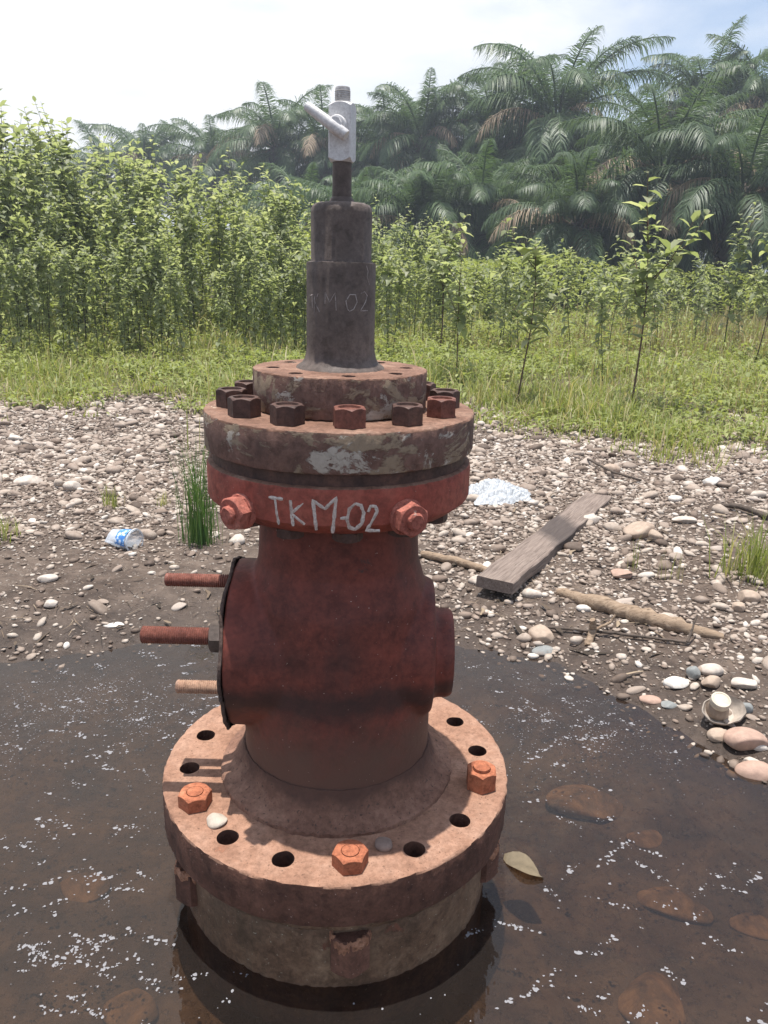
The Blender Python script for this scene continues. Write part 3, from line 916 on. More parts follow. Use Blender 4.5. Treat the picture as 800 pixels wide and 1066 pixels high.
def branch(name, pts, rads, label, mat, cat='branch', extra=()):
    b = MB(); rr = random.Random(len(label))
    def run(pts, rads):
        P = []; Q = []
        for i in range(len(pts) - 1):
            for k in range(6):
                t = k / 6
                p = Vector(pts[i]).lerp(Vector(pts[i + 1]), t); q = rads[i] + (rads[i + 1] - rads[i]) * t
                P.append(p + Vector((rr.gauss(0, .12), rr.gauss(0, .12), rr.gauss(0, .12))) * q); Q.append(q * rr.uniform(.85, 1.12))
        P.append(Vector(pts[-1])); Q.append(rads[-1]); b.tube(P, Q, 10)
    run(pts, rads)
    for p_, r_ in extra: run(p_, r_)
    o = b.build(name, mat, None, sharp=50); return tag(o, label, cat)


def g(px, py, lift=0):
    p = at(px, py, .04); z = float(height(p.x, p.y)); p = at(px, py, z + lift); return p


branch('driftwood', [g(582, 617, .006), g(615, 627, .013), g(660, 640, .014), g(705, 652, .009), g(752, 664, .0)], [.014, .023, .025, .022, .012], 'thick light brown driftwood branch half buried in the gravel', M_drift)
branch('stick', [g(440, 577, .01), g(475, 584, .015), g(514, 596, .01)], [.012, .014, .011], 'straight tan stick on the gravel behind the wellhead, ending under the plank', M_drift, 'stick')
branch('forked_stick', [g(612, 672, .005), g(618, 655, .02), g(617, 645, .045)], [.011, .010, .008], 'short forked piece of dry bark sticking up in front of the driftwood', M_drift, 'stick', [([g(618, 656, .02), g(636, 648, .03), g(641, 640, .05)], [.005, .004, .003])])
branch('twig', [g(560, 652, .01), g(640, 659, .012), g(715, 669, .008)], [.004, .0045, .003], 'long thin dark twig below the driftwood', M_twig, 'twig')
branch('twig', [g(745, 525, .01), g(770, 527, .018), g(800, 538, .012)], [.008, .012, .012], 'thick dark twig beyond the short grass tuft', M_twig, 'twig')
branch('twig', [g(612, 478, .02), g(640, 492, .025), g(668, 500, .01)], [.005, .006, .005], 'thin dark twig lying near the grass edge beyond the plank', M_twig, 'twig')
branch('twig', [g(716, 668, .01), g(726, 640, .06)], [.004, .002], 'thin upright twig leaning at the end of the driftwood', M_twig, 'twig')

# crushed clear cup with a blue printed label
M_clear = N('clear_plastic')
_t = M_clear.n('ShaderNodeBsdfTransparent'); _t.inputs[0].default_value = (.93, .95, .97, 1)
_p = M_clear.n('ShaderNodeBsdfPrincipled'); _p.inputs['Base Color'].default_value = (.72, .76, .80, 1); _p.inputs['Roughness'].default_value = .18
_x = M_clear.n('ShaderNodeMixShader'); _x.inputs[0].default_value = .5
M_clear.l(_t.outputs[0], _x.inputs[1]); M_clear.l(_p.outputs[0], _x.inputs[2]); M_clear.l(_x.outputs[0], M_clear.out.inputs[0])
M_clear = M_clear.m
M_label = N('blue_print'); _f = M_label.ramp(M_label.noise(70, 3, .6), [(.46, (.06, .20, .52)), (.52, (.10, .30, .62)), (.58, (.62, .72, .82))]); M_label.bsdf(_f, .35); M_label = M_label.m


def cup():
    p = at(127, 561, .07); root = empty('plastic_cup', (p.x, p.y, float(height(p.x, p.y)) + .028), R(-8))
    tag(root, 'crushed clear plastic cup with a blue printed label lying on the gravel', 'cup')
    v = []; f = []; n = 40; L = .115; m = 10
    for i in range(m + 1):
        t = i / m; r0 = .038 * (1 - .30 * t)
        fl = 1 - .75 * max(0, (t - .35) / .65) ** 1.2
        for k in range(n):
            a = 2 * PI * k / n
            cr = 1 + .07 * math.sin(5 * a + 7 * t) * t + .03 * math.sin(11 * a + 3 * t)
            v.append((L / 2 - L * t, r0 * cr * math.cos(a), max(-.026, r0 * cr * math.sin(a) * fl * .9)))
    for i in range(m):
        for k in range(n): f.append((i * n + k, i * n + (k + 1) % n, (i + 1) * n + (k + 1) % n, (i + 1) * n + k))
    f.append(tuple(m * n + k for k in range(n)))
    b = MB(); b.add(v, f); o = b.build('cup_wall', M_clear, root, sharp=60)
    # rim and sealed lid with the printed label
    b = MB(); RY = Matrix.Translation((L / 2, 0, 0)) @ Matrix.Rotation(PI / 2, 4, 'Y')
    b.lathe([(.037, -.002), (.0415, -.002), (.0425, .0), (.0415, .002), (.037, .002)], 48, RY, False, False)
    b.build('rim', M_clear, root)
    b = MB(); v = []; f = []
    aa = [R(28 + 112 * k / 16) for k in range(17)]; ts = [.10 + .42 * j / 6 for j in range(7)]
    for t in ts:
        r0 = .038 * (1 - .30 * t) + .0012
        for a in aa: v.append((L / 2 - L * t, r0 * 1.03 * math.cos(a + .3), r0 * math.sin(a + .3) * .95 * (1 - .75 * max(0, (t - .35) / .65) ** 1.2) + .001))
    for j in range(6):
        for k in range(16): f.append((j * 17 + k, j * 17 + k + 1, (j + 1) * 17 + k + 1, (j + 1) * 17 + k))
    b.add(v, f); b.build('printed_label', M_label, root)
    root.rotation_euler = (R(40), 0, R(-25))


cup()


def bag():
    p = at(519, 516, .06); h = float(height(p.x, p.y)); n = 46; m = 26
    V = []; Q = []
    for j in range(m):
        for i in range(n):
            u = i / (n - 1) * 2 - 1; w = j / (m - 1) * 2 - 1
            rr = max(abs(u), abs(w)); e = .86 + .14 * math.sin(3 * math.atan2(w, u) + 1) + .06 * math.sin(7 * math.atan2(w, u))
            x = u * .155 * e; y = w * .13 * e
            z = .012 + .036 * (1 - rr ** 2) * (1 + .4 * math.sin(4 * u + 2)) + .012 * abs(math.sin(u * 9 + w * 6 + 1.5 * math.sin(w * 5))) + .009 * abs(math.sin(w * 13 - u * 5 + 2 * math.sin(u * 4))) + .004 * abs(math.sin(u * 27 + w * 19))
            V.append((x, y, z * (1 - .6 * rr ** 4)))
    for j in range(m - 1):
        for i in range(n - 1): Q.append((j * n + i, j * n + i + 1, (j + 1) * n + i + 1, (j + 1) * n + i))
    mm = N('cloudy_plastic_film')
    t = mm.n('ShaderNodeBsdfTransparent'); pb = mm.n('ShaderNodeBsdfPrincipled'); pb.inputs['Base Color'].default_value = (.62, .65, .67, 1); pb.inputs['Roughness'].default_value = .25
    x = mm.n('ShaderNodeMixShader'); x.inputs[0].default_value = .62
    mm.l(mm.bump(mm.noise(40, 5, .6, .5), .8, .01), pb.inputs['Normal'])
    mm.l(t.outputs[0], x.inputs[1]); mm.l(pb.outputs[0], x.inputs[2]); mm.l(x.outputs[0], mm.out.inputs[0])
    o = link('plastic_bag', mesh_np('plastic_bag', V, Q, smooth=False), mm.m, None, (p.x, p.y, h)); o.rotation_euler = (0, 0, R(12))
    md = o.modifiers.new('s', 'SOLIDIFY'); md.thickness = .0006
    tag(o, 'crumpled clear plastic bag on the gravel behind the wellhead', 'plastic bag')


bag()


def bottle_top():
    p = at(750, 735, .05); h = float(height(p.x, p.y)); root = empty('broken_bottle_top', (p.x, p.y, h + .004), .3)
    tag(root, 'broken white plastic bottle top with its round cap on the muddy bank', 'bottle top')
    mw = plain_mat('dirty_white_plastic', (.50, .43, .36), .6, 30, .45); mt = plain_mat('dirty_tan_plastic', (.34, .26, .2), .6, 30, .5); mc = plain_mat('cream_cap_plastic', (.60, .53, .42), .6, 40, .6)
    v = []; f = []; n = 48; rows = [(.046, .026), (.0455, .027), (.040, .014), (.032, .006), (.016, .003)]
    for (r_, z_) in rows:
        for k in range(n):
            a = 2 * PI * k / n; q = r_ * (1 + .08 * math.sin(2 * a + 1) + .02 * math.sin(9 * a)); v.append((q * math.cos(a), q * math.sin(a) * .85, z_ * (1 + .35 * math.sin(a + 2.2))))
    for i in range(len(rows) - 1):
        for k in range(n): f.append((i * n + k, (i + 1) * n + k, (i + 1) * n + (k + 1) % n, i * n + (k + 1) % n))
    f.append(tuple((len(rows) - 1) * n + k for k in range(n)))
    b = MB(); b.add(v, f); o = b.build('shoulder', mw, root); o.rotation_euler = (R(28), 0, 0)
    md = o.modifiers.new('s', 'SOLIDIFY'); md.thickness = .002
    T = Matrix.Translation((-.004, .004, .012)) @ Matrix.Rotation(R(22), 4, 'X') @ Matrix.Rotation(R(-10), 4, 'Y')
    b = MB(); b.lathe([(.026, 0), (.024, .012), (.019, .022), (.018, .03)], 40, T); b.build('neck', mt, root)
    b = MB(); b.lathe([(.0205, .026), (.0215, .028), (.0215, .040), (.0205, .0425), (.017, .043), (.016, .0418)], 48, T); b.build('cap', mc, root)


bottle_top()


def debris():
    n = 5200; y = 1.6 + 3.4 * rng.random(n); x = rng.uniform(-1, 1, n) * (y * .56 + .1); h = height(x, y)
    k = (h > .006) & (noise2(x * 3, y * 3, 81) + .25 * rng.normal(size=n) > .05); x, y, h = x[k], y[k], h[k]; m = len(x)
    a = rng.uniform(0, 2 * PI, m); L = np.clip(rng.lognormal(math.log(.028), .6, m), .01, .14); W = np.where(rng.random(m) < .75, .0011, np.minimum(L * .14, .0055))
    el = rng.normal(.05, .14, m); d = np.stack([np.cos(a), np.sin(a), np.zeros(m)], 1); sd = np.stack([-np.sin(a), np.cos(a), np.zeros(m)], 1); Z = np.array([0, 0, 1.])
    P = np.stack([x, y, h + rng.uniform(.003, .013, m)], 1); L_, W_ = L[:, None], W[:, None]; e_ = el[:, None]
    c_ = P + d * L_ * .5 + Z * L_ * .5 * e_ + sd * rng.normal(0, .08, m)[:, None] * L_; t_ = P + d * L_ + Z * L_ * e_ * .6
    V = np.stack([P - sd * W_ * .5, P + sd * W_ * .5, c_ - sd * W_ + Z * W_ * .4, c_ + sd * W_ - Z * W_ * .3, t_ - sd * W_ * .3, t_ + sd * W_ * .3], 1).reshape(-1, 3)
    b_ = (np.arange(m) * 6)[:, None]; Q = np.concatenate([b_ + np.array([[0, 1, 3, 2]]), b_ + np.array([[2, 3, 5, 4]])])
    mm = N('plant_debris'); rd = mm.n('ShaderNodeNewGeometry').outputs['Random Per Island']
    mm.bsdf(mm.ramp(rd, [(0, (.035, .027, .02)), (.5, (.085, .063, .045)), (.8, (.17, .125, .085)), (1, (.32, .25, .17))]), .9)
    o = link('plant_debris', mesh_np('plant_debris', V, Q), mm.m); tag(o, 'bits of dead stalks and leaf litter among the gravel', 'debris', kind='stuff')


debris()
# dead leaf afloat
b = MB(); v = []; f = []
for i in range(9):
    t = i / 8
    wd = .020 * math.sin(PI * min(1, t * 1.05)) ** .7 + .001
    for sgn in (-1, 0, 1): v.append((t * .075 - .037, sgn * wd + .004 * math.sin(t * 5), .002 + .006 * abs(sgn) * math.sin(t * 4 + sgn) + .002))
for i in range(8):
    for j in (0, 1): f.append((i * 3 + j, i * 3 + j + 1, i * 3 + j + 4, i * 3 + j + 3))
b.add(v, f); p = at(545, 904, 0)
o = b.build('dead_leaf', plain_mat('dead_leaf', (.19, .15, .095), .7, 60, .55), None, (p.x, p.y, .001)); o.rotation_euler = (0, 0, R(-35))
tag(o, 'curled dead brown leaf floating in the puddle beside the base flange', 'leaf')

# ------------------------------------------------------------------ plants
def leaves_np(P, D, L, W, droop, up=None, fold=.25):
    """leaf blades: 8 verts each; P base, D direction, L length, W half width"""
    n = len(P); D = D / np.linalg.norm(D, axis=1)[:, None]
    U = np.tile(np.array([0, 0, 1.]), (n, 1)) if up is None else up
    S = np.cross(D, U); S /= (np.linalg.norm(S, axis=1)[:, None] + 1e-6)
    U = np.cross(S, D)
    L = L[:, None]; W = W[:, None]; dr = droop[:, None]; Z = np.array([0, 0, 1.])
    c1 = P + D * L * .33 - Z * dr * L * .08; c2 = P + D * L * .68 - Z * dr * L * .33; tip = P + D * L * .97 - Z * dr * L * .75
    lift = U * W * fold
    V = np.stack([P, c1 - S * W * .9 + lift, c1, c1 + S * W * .9 + lift, c2 - S * W * .72 + lift, c2, c2 + S * W * .72 + lift, tip], 1)
    b = (np.arange(n) * 8)[:, None]
    T = np.concatenate([b + np.array([[0, 2, 1]]), b + np.array([[0, 3, 2]]), b + np.array([[4, 5, 7]]), b + np.array([[5, 6, 7]])])
    Q = np.concatenate([b + np.array([[1, 2, 5, 4]]), b + np.array([[2, 3, 6, 5]])])
    return V.reshape(-1, 3), Q, T


def weed_meshes(seed, h, nleaf, bare=.3, branches=3, leafL=.085, spread=.16, thick=.006):
    r = np.random.default_rng(seed); b = MB()
    pts = []; x = y = 0; lean = r.normal(0, .05, 2)
    for i in range(9):
        t = i / 8; pts.append(Vector((lean[0] * h * t + .02 * math.sin(t * 5 + seed), lean[1] * h * t + .02 * math.sin(t * 4 + 2 * seed), h * t)))
    b.tube(pts, [thick * (1 - .75 * i / 8) for i in range(9)], 6)
    segs = [(pts, bare, nleaf)]
    for k in range(branches):
        t0 = r.uniform(max(.3, bare), .85); i = int(t0 * 8); p = pts[i].lerp(pts[i + 1], t0 * 8 - i); a = r.uniform(0, 6.28); L = h * r.uniform(.18, .36)
        bp = [p + Vector((math.cos(a) * spread * 2.2 * L / .5 * s_ * (1 - .3 * s_), math.sin(a) * spread * 2.2 * L / .5 * s_ * (1 - .3 * s_), L * s_)) for s_ in (0, .3, .6, 1)]
        b.tube(bp, [thick * .5, thick * .42, thick * .32, thick * .15], 5); segs.append((bp, .15, int(nleaf * .42)))
    P = []; D = []; LL = []; WW = []; DR = []
    for sp, b0, nl in segs:
        for i in range(nl):
            t = b0 + (1 - b0) * (i + r.random() * .6) / nl; t = min(t, .999); k = t * (len(sp) - 1); j = int(k)
            p = sp[j].lerp(sp[j + 1], k - j); a = i * 2.4 + r.normal(0, .3)
            el = r.uniform(-.15, .75) + .5 * max(0, t - .8) / .2
            s_ = (1.1 - .55 * max(0, t - .55) / .45) * r.uniform(.65, 1.25)
            P.append(p[:]); D.append((math.cos(a) * math.cos(el), math.sin(a) * math.cos(el), math.sin(el))); LL.append(leafL * s_); WW.append(leafL * s_ * r.uniform(.22, .33)); DR.append(r.uniform(.1, 1.0))
    V, Q, T = leaves_np(np.array(P), np.array(D), np.array(LL), np.array(WW), np.array(DR))
    return b.mesh('stem', True, None), mesh_np('leaves', V, Q, T)


protos = {}
def weed_proto(kind):
    if kind in protos: return protos[kind]
    a, k = kind
    if a == 'dense': st, lf = weed_meshes(500 + k, 1.0, 38, .16, 4, .082, .11, .0042)
    elif a == 'tall': st, lf = weed_meshes(600 + k, 1.0, 34, .38, 5, .108, .22, .0058)
    else: st, lf = weed_meshes(700 + k, 1.0, 30, .30, 3, .115, .16, .0055)
    st.materials.append(M_stemred if (a == 'tall') else M_stem); lf.materials.append(M_leaf)
    protos[kind] = (st, lf); return protos[kind]


def weed(kind, x, y, h, label, group=None, name='weed_plant', rz=None):
    st, lf = weed_proto(kind)
    root = empty(name, (x, y, float(height(x, y)) - .01), random.uniform(0, 6.28) if rz is None else rz)
    w = random.uniform(.85, 1.1); root.scale = (h * w, h * w, h)
    tag(root, label, 'weed', group)
    link('stem', st, None, root); link('leaves', lf, None, root); return root


# dense thicket on one side of the wellhead: each plant its own thing
TG = 'tall weeds massed in the thicket beside the grass strip'
def thicket_front(x): return 6.9 + .35 * math.sin(x * 2.1) + max(0, x + 1.0) * .9
k = 0; tries = 0
while k < 205 and tries < 6000:
    tries += 1
    px = rng.uniform(-30, 322) if k < 162 else rng.uniform(330, 470)
    Y = 7.0 + 6.5 * rng.random() ** 1.3 + (0 if px < 230 else (px - 230) * .012)
    x = (px - 400) / F * Y * .98
    # top line of the mass in the photo
    ytop = np.interp(px, [-30, 0, 50, 100, 150, 200, 250, 300, 330, 400, 440, 480], [158, 162, 172, 186, 198, 206, 212, 224, 230, 238, 240, 246])
    ztop = H + (278 - ytop + (400 - px) * .026) / F * Y * 1.02
    h = ztop * rng.uniform(.74, 1.0) * (1 if rng.random() > .05 else 1.1)
    h = (ztop * min(1, .50 + (Y - 7.0) * .16)) * rng.uniform(.8, 1.06)
    h = min(h, 2.75)
    weed(('dense', int(rng.integers(0, 9))), x, Y, h, 'leafy green weed growing in the crowded thicket', TG); k += 1

# slim single weeds on the grass
WL = [(660, 427, 677, 222, 'tall', 'tallest bushy-topped weed with a bare reddish stem at the grass edge'),
      (543, 420, 565, 250, 'tall', 'tall leaning weed with a bare lower stem and one yellow leaf near the gravel edge'),
      (475, 400, 480, 250, 'tall', 'slender upright weed just beside the rusty flange nuts'),
      (457, 375, 462, 232, 'tall', 'slender weed behind the flange, close to the dark pipe'),
      (752, 375, 772, 212, 'dense', 'bushy branching weed near the photo edge, its tip among the palms'),
      (785, 385, 796, 240, 'tall', 'weed at the photo edge with brown drying leaves'),
      (680, 355, 706, 236, 'single', 'weed with two stems standing right behind the tallest bushy-topped weed'),
      (592, 378, 598, 262, 'single', 'short weed with large drooping leaves in the middle of the grass'),
      (625, 402, 628, 298, 'single', 'thin young weed standing between the leaning weed and the tallest one'),
      (522, 365, 520, 262, 'single', 'thin weed with dark leaves behind the leaning weed'),
      (505, 366, 508, 285, 'single', 'short weed standing close beside the dark-leaved thin weed')]
for i, (bx, by, tx, ty, kd, lab) in enumerate(WL):
    p = at(bx, by, .1); q = at_dist(tx, ty, p.y)
    o = weed((kd, 20 + i), p.x, p.y, q.z - .1, lab)
SG = 'thin weeds scattered over the grass'
for i in range(46):
    px = rng.uniform(395, 830); py = 375 - 48 * rng.random() ** 1.4 - (8 if rng.random() < .3 else 0); p = at(px, py, .12)
    weed(('single', int(rng.integers(0, 6))), p.x, p.y, rng.uniform(.55, 1.15), 'thin young weed scattered over the tall grass', SG)
BG = 'weeds standing beyond the tall grass'
for i in range(34):
    px = rng.uniform(390, 850); Y = rng.uniform(15, 21); x = (px - 400) / F * Y
    weed(('dense', int(rng.integers(0, 9))), x, Y, rng.uniform(.9, 1.45), 'bushy weed standing beyond the tall grass', BG)
# small weeds by the wellhead
p = at(729, 446, .1); weed(('single', 51), p.x, p.y, .20, 'small sprig with a yellowing leaf on the grass edge')


def blades(P, h, lean, w, seed=0, bend=.5):
    r = np.random.default_rng(seed); n = len(P); a = r.uniform(0, 2 * PI, n)
    d = np.stack([np.cos(a), np.sin(a), np.zeros(n)], 1); sd = np.stack([-np.sin(a), np.cos(a), np.zeros(n)], 1)
    Z = np.array([0, 0, 1.]); h = h[:, None]; w = w[:, None]; ln = lean[:, None]
    m = P + Z * h * .55 + d * ln * h * .30; t = P + Z * h * (1 - .25 * ln) + d * ln * h * .95
    V = np.stack([P - sd * w, P + sd * w, m + sd * w * .75, m - sd * w * .75, t], 1)
    b = (np.arange(n) * 5)[:, None]
    return V.reshape(-1, 3), b + np.array([[0, 1, 2, 3]]), b + np.array([[3, 2, 4]])


def grass():
    n = 230000
    y = 3.1 + 15 * rng.random(n) ** 1.35; x = rng.uniform(-1, 1, n) * (y * .56 + .3)
    edge = np.interp(x / y, [-.6, -.45, -.3, -.2, 0, .1, .2, .3, .4, .5, .6], [4.75, 4.8, 4.9, 4.7, 4.7, 4.45, 4.25, 4.0, 3.75, 3.6, 3.55])
    e = y - edge + .5 * noise2(x * 2.3, y * 2.3, 41) + .3 * noise2(x * 7, y * 7, 42)
    pr = np.clip(e / .7, .0, 1) ** 1.2 * np.clip(.72 + .6 * noise2(x * 3.1, y * 3.1, 44), .12, 1)
    k = rng.random(n) < pr; x, y, e = x[k], y[k], e[k]
    hh = np.clip(rng.lognormal(math.log(.085), .5, len(x)), .03, .4) * (.85 + np.clip((y - 7.5) * .12, 0, .6)) * np.clip(.85 + .8 * noise2(x * 3.4, y * 2.2, 45), .4, 1.7) * (.75 + .35 * np.clip(e, 0, 1))
    dry = (rng.random(len(x)) < np.clip((y - 8) / 3, .06, .5) * np.clip((x / y - .05) * 5, .06, 1)) & (y > 5)
    for nm, sel, mat, lab in (('grass', ~dry, M_grass, 'short green grass along the gravel edge'), ('dry_grass', dry, M_drygrass, 'tall brownish seeding grass among the weeds')):
        P = np.stack([x[sel], y[sel], height(x[sel], y[sel]) - .005], 1)
        V, Q, T = blades(P, hh[sel] * (1.2 if nm == 'dry_grass' else 1), rng.uniform(.15, 1.0, sel.sum()) * (.5 if nm == 'dry_grass' else 1), (.0016 + .0005 * y[sel]) * rng.uniform(.6, 1.3, sel.sum()), 5)
        o = link(nm, mesh_np(nm, V, Q, T), mat); tag(o, lab, 'grass', kind='stuff')


grass()


def herbs():
    n = 105000
    y = 3.5 + 13 * rng.random(n) ** 1.2; x = rng.uniform(-1, 1, n) * (y * .56 + .3)
    edge = np.interp(x / y, [-.6, -.45, -.3, -.2, 0, .1, .2, .3, .4, .5, .6], [4.9, 4.95, 5.0, 4.8, 4.8, 4.6, 4.5, 4.3, 4.1, 3.95, 3.9])
    e = y - edge + .5 * noise2(x * 2.3, y * 2.3, 41) + .3 * noise2(x * 7, y * 7, 42)
    k = (e > 0) & (rng.random(n) < np.clip(.45 + .9 * noise2(x * 2.4, y * 2.4, 46), .05, 1)); x, y, e = x[k], y[k], e[k]
    z = height(x, y) + .02 + rng.random(len(x)) * (.05 + .13 * np.clip(e / 2, 0, 1.6) * np.clip(.6 + noise2(x * 1.6, y * 1.6, 47), .15, 1.5))
    a = rng.uniform(0, 2 * PI, len(x)); el = rng.uniform(-.1, .8, len(x))
    D = np.stack([np.cos(a) * np.cos(el), np.sin(a) * np.cos(el), np.sin(el)], 1)
    L = rng.uniform(.03, .075, len(x)) * (.7 + .06 * y)
    V, Q, T = leaves_np(np.stack([x, y, z], 1), D, L, L * rng.uniform(.16, .3, len(x)), rng.uniform(.2, 1, len(x)))
    o = link('low_herbs', mesh_np('low_herbs', V, Q, T), M_under); tag(o, 'low broad-leaved herbs mixed into the green grass', 'herbs', kind='stuff')


herbs()


def tuft(px, py, n, h, spread, label, mat, lean=(.05, .5), w=.0022, seed=1):
    p = at(px, py, .06); r = np.random.default_rng(seed); z = float(height(p.x, p.y))
    P = np.stack([r.normal(0, spread, n), r.normal(0, spread, n), np.full(n, -.004)], 1)
    V, Q, T = blades(P, np.clip(r.normal(h * .75, h * .2, n), h * .2, h * 1.15), r.uniform(*lean, n), np.full(n, w) * r.uniform(.6, 1.2, n), seed)
    o = link('grass_tuft', mesh_np('grass_tuft', V, Q, T), mat, None, (p.x, p.y, z)); return tag(o, label, 'grass tuft')


tuft(208, 562, 150, .43, .024, 'tall dark green rush tuft growing beside the red flange', M_rush, (.02, .40), .0017, 3)
tuft(787, 602, 170, .23, .05, 'short grass tuft with dry blades at the photo edge above the tan stones', M_grass, (.1, .75), .0022, 4)
tuft(214, 470, 9, .52, .03, 'few slender tall stalks rising beside the flange nuts, in front of the thicket', M_grass, (.03, .22), .0028, 13)
tuft(118, 527, 45, .12, .018, 'small pale grass tuft above the crushed cup', M_grass, (.05, .6), .0018, 5)
tuft(2, 556, 60, .10, .03, 'low green grass tuft cut by the photo edge', M_grass, (.1, .8), .002, 6)
tuft(172, 523, 22, .09, .015, 'sparse little grass tuft between the cup and the rushes', M_grass, (.1, .8), .0015, 7)
tuft(700, 600, 16, .12, .02, 'few thin grass blades standing in the gravel near the driftwood', M_grass, (.02, .3), .0014, 8)
tuft(660, 590, 10, .14, .012, 'single thin grass shoots beyond the driftwood', M_grass, (.02, .3), .0012, 9)


def undergrowth():
    n = 85000
    y = 9.5 + 19 * rng.random(n) ** .9; px = rng.uniform(-60, 860, n); x = (px - 400) / F * y
    front = np.interp(px, [-60, 320, 400, 500, 860], [9.0, 9.5, 11.5, 14.5, 16.0]) + .8 * noise2(x * 1.3, y, 51)
    k = y > front; x, y, px, fr = x[k], y[k], px[k], front[k]
    top = np.interp(px, [-60, 200, 330, 420, 560, 640, 860], [1.75, 1.55, 1.35, 1.2, 1.15, 1.1, 1.0]) * np.clip(.55 + (y - fr) * .25, .4, 1) + .3 * noise2(x * 1.1, y * 1.1, 52) + .12 * noise2(x * 4, y * 4, 53)
    z = top * (1 - rng.random(len(x)) ** 2.2 * .9)
    P = np.stack([x, y, np.clip(z, .02, None) + .1], 1)
    a = rng.uniform(0, 2 * PI, len(x)); el = rng.uniform(-.2, .9, len(x))
    D = np.stack([np.cos(a) * np.cos(el), np.sin(a) * np.cos(el), np.sin(el)], 1)
    L = rng.uniform(.07, .15, len(x)) * (.8 + .02 * y)
    V, Q, T = leaves_np(P, D, L, L * rng.uniform(.18, .3, len(x)), rng.uniform(.2, 1, len(x)))
    o = link('undergrowth', mesh_np('undergrowth', V, Q, T), M_under); tag(o, 'bright green low undergrowth covering the field below the palms', 'undergrowth', kind='stuff')


undergrowth()

# ------------------------------------------------------------------ oil palms
def frond_mesh(seed, L, a0, bend, mat, nl=120, ll=.95, hang=1.0, thin=.62):
    r = np.random.default_rng(seed); n = 14; pts = []; p = np.zeros(3); tv = []
    for i in range(n + 1):
        t = i / n; ang = a0 - bend * t ** 1.35
        pts.append(p.copy()); dv = np.array([math.cos(ang), 0, math.sin(ang)]); tv.append(dv); p = p + dv * L / n
    b = MB(); b.tube([Vector(q) for q in pts], [.055 * (1 - .88 * i / n) + .006 for i in range(n + 1)], 5)
    rv = np.array(b.v); rq = [f_ for f_ in b.f if len(f_) == 4]
    pts = np.array(pts); tv = np.array(tv)
    V = [rv]; Q = [np.array(rq)]; T = []; base = len(rv)
    for sd in (-1, 1):
        t = np.linspace(.13, .995, nl) + r.normal(0, .004, nl); t = np.clip(t, 0, .999); k = t * n; j = k.astype(int); fr = (k - j)[:, None]
        P = pts[j] * (1 - fr) + pts[j + 1] * fr; TT = tv[j]
        side = np.tile(np.array([0, sd, 0.]), (nl, 1)); nrm = np.cross(TT, np.array([0, 1., 0])); nrm *= np.sign(nrm[:, 2:3] + 1e-6)
        swept = (.35 + .75 * t ** 1.6)[:, None]; updown = r.normal(.05, .32, nl)[:, None]
        D = side + TT * swept + nrm * updown; D /= np.linalg.norm(D, axis=1)[:, None]
        le = ll * (np.sin(np.clip(t * 1.02, 0, 1) ** .8 * PI) ** .55 * .9 + .12) * r.uniform(.8, 1.1, nl); le = le[:, None]
        Z = np.array([0, 0, 1.]); hg = (hang * r.uniform(.6, 1.4, nl))[:, None]
        m1 = P + D * le * .5 - Z * le * hg * .14; tip = P + D * le * .93 - Z * le * hg * .62
        wv = np.cross(D, nrm); wv /= (np.linalg.norm(wv, axis=1)[:, None] + 1e-6); w = .030 * thin
        vv = np.stack([P - wv * w * .7, P + wv * w * .7, m1 + wv * w, m1 - wv * w, tip], 1)
        bb = (np.arange(nl) * 5)[:, None] + base
        V.append(vv.reshape(-1, 3)); Q.append(bb + np.array([[0, 1, 2, 3]])); T.append(bb + np.array([[3, 2, 4]])); base += nl * 5
    me = mesh_np('frond', np.concatenate(V), np.concatenate(Q), np.concatenate(T)); me.materials.append(mat); return me


FR = {}
for nm, mat in (('old', M_palm), ('fresh', M_palmfresh)):
    FR[nm] = [[frond_mesh(800 + 10 * i + j, 4.5, a0, bd, mat) for j in range(2)] for i, (a0, bd) in enumerate(((1.2, 1.35), (1.0, 1.6), (.68, 1.75), (.25, 1.55), (-.3, 1.05)))]
FR['dead'] = [frond_mesh(900 + j, 4.2, a0, bd, M_palmdead, 60, .75, 1.3, .8) for j, (a0, bd) in enumerate(((.55, 1.9), (-.1, 1.25)))]


def trunk_mesh(h, seed):
    b = MB(); r = random.Random(seed); prof = [(.48, -.2)]
    z = 0
    while z < h: prof += [(.36 + r.uniform(0, .07), z), (.30 + r.uniform(0, .04), z + .12)]; z += .22
    prof += [(.34, h), (.20, h + .25), (.03, h + .4)]
    b.lathe(prof, 14, jit=.03, seed=seed); return b.mesh('trunk', True, None)


PGRP = 'oil palms massed behind the field'
def palm(px, py, Y, kind, label, size=1.0, n=32, dead=3, group=PGRP):
    p = at_dist(px, py, Y); gz = .1; h = max(p.z - .3, .6)
    root = empty('oil_palm', (p.x, Y, gz)); tag(root, label, 'palm tree', group)
    t = link('trunk', trunk_mesh(h, int(px)), M_trunk, root)
    for i in range(n + dead):
        az = i * 2.399963 + random.uniform(-.2, .2)
        if i < n:
            u = i / n; lvl = min(4, int(.55 + u * 4.6 + random.uniform(-.4, .4))); lvl = max(0, lvl)
            me = FR[kind][lvl][i % 2]; z0 = h + .35 - .5 * u
        else:
            me = FR['dead'][i % 2]; z0 = h + .1
        o = link('frond', me, None, root); o.location = (.15 * math.cos(az), .15 * math.sin(az), z0)
        o.rotation_euler = (random.uniform(-.14, .14), random.uniform(-.14, .14), az)
        sc = size * .76 * random.uniform(.8, 1.12); o.scale = (sc, sc * random.uniform(.8, 1.05), sc)
        if i >= n: o['label'] = 'dry brown hanging frond'
    return root


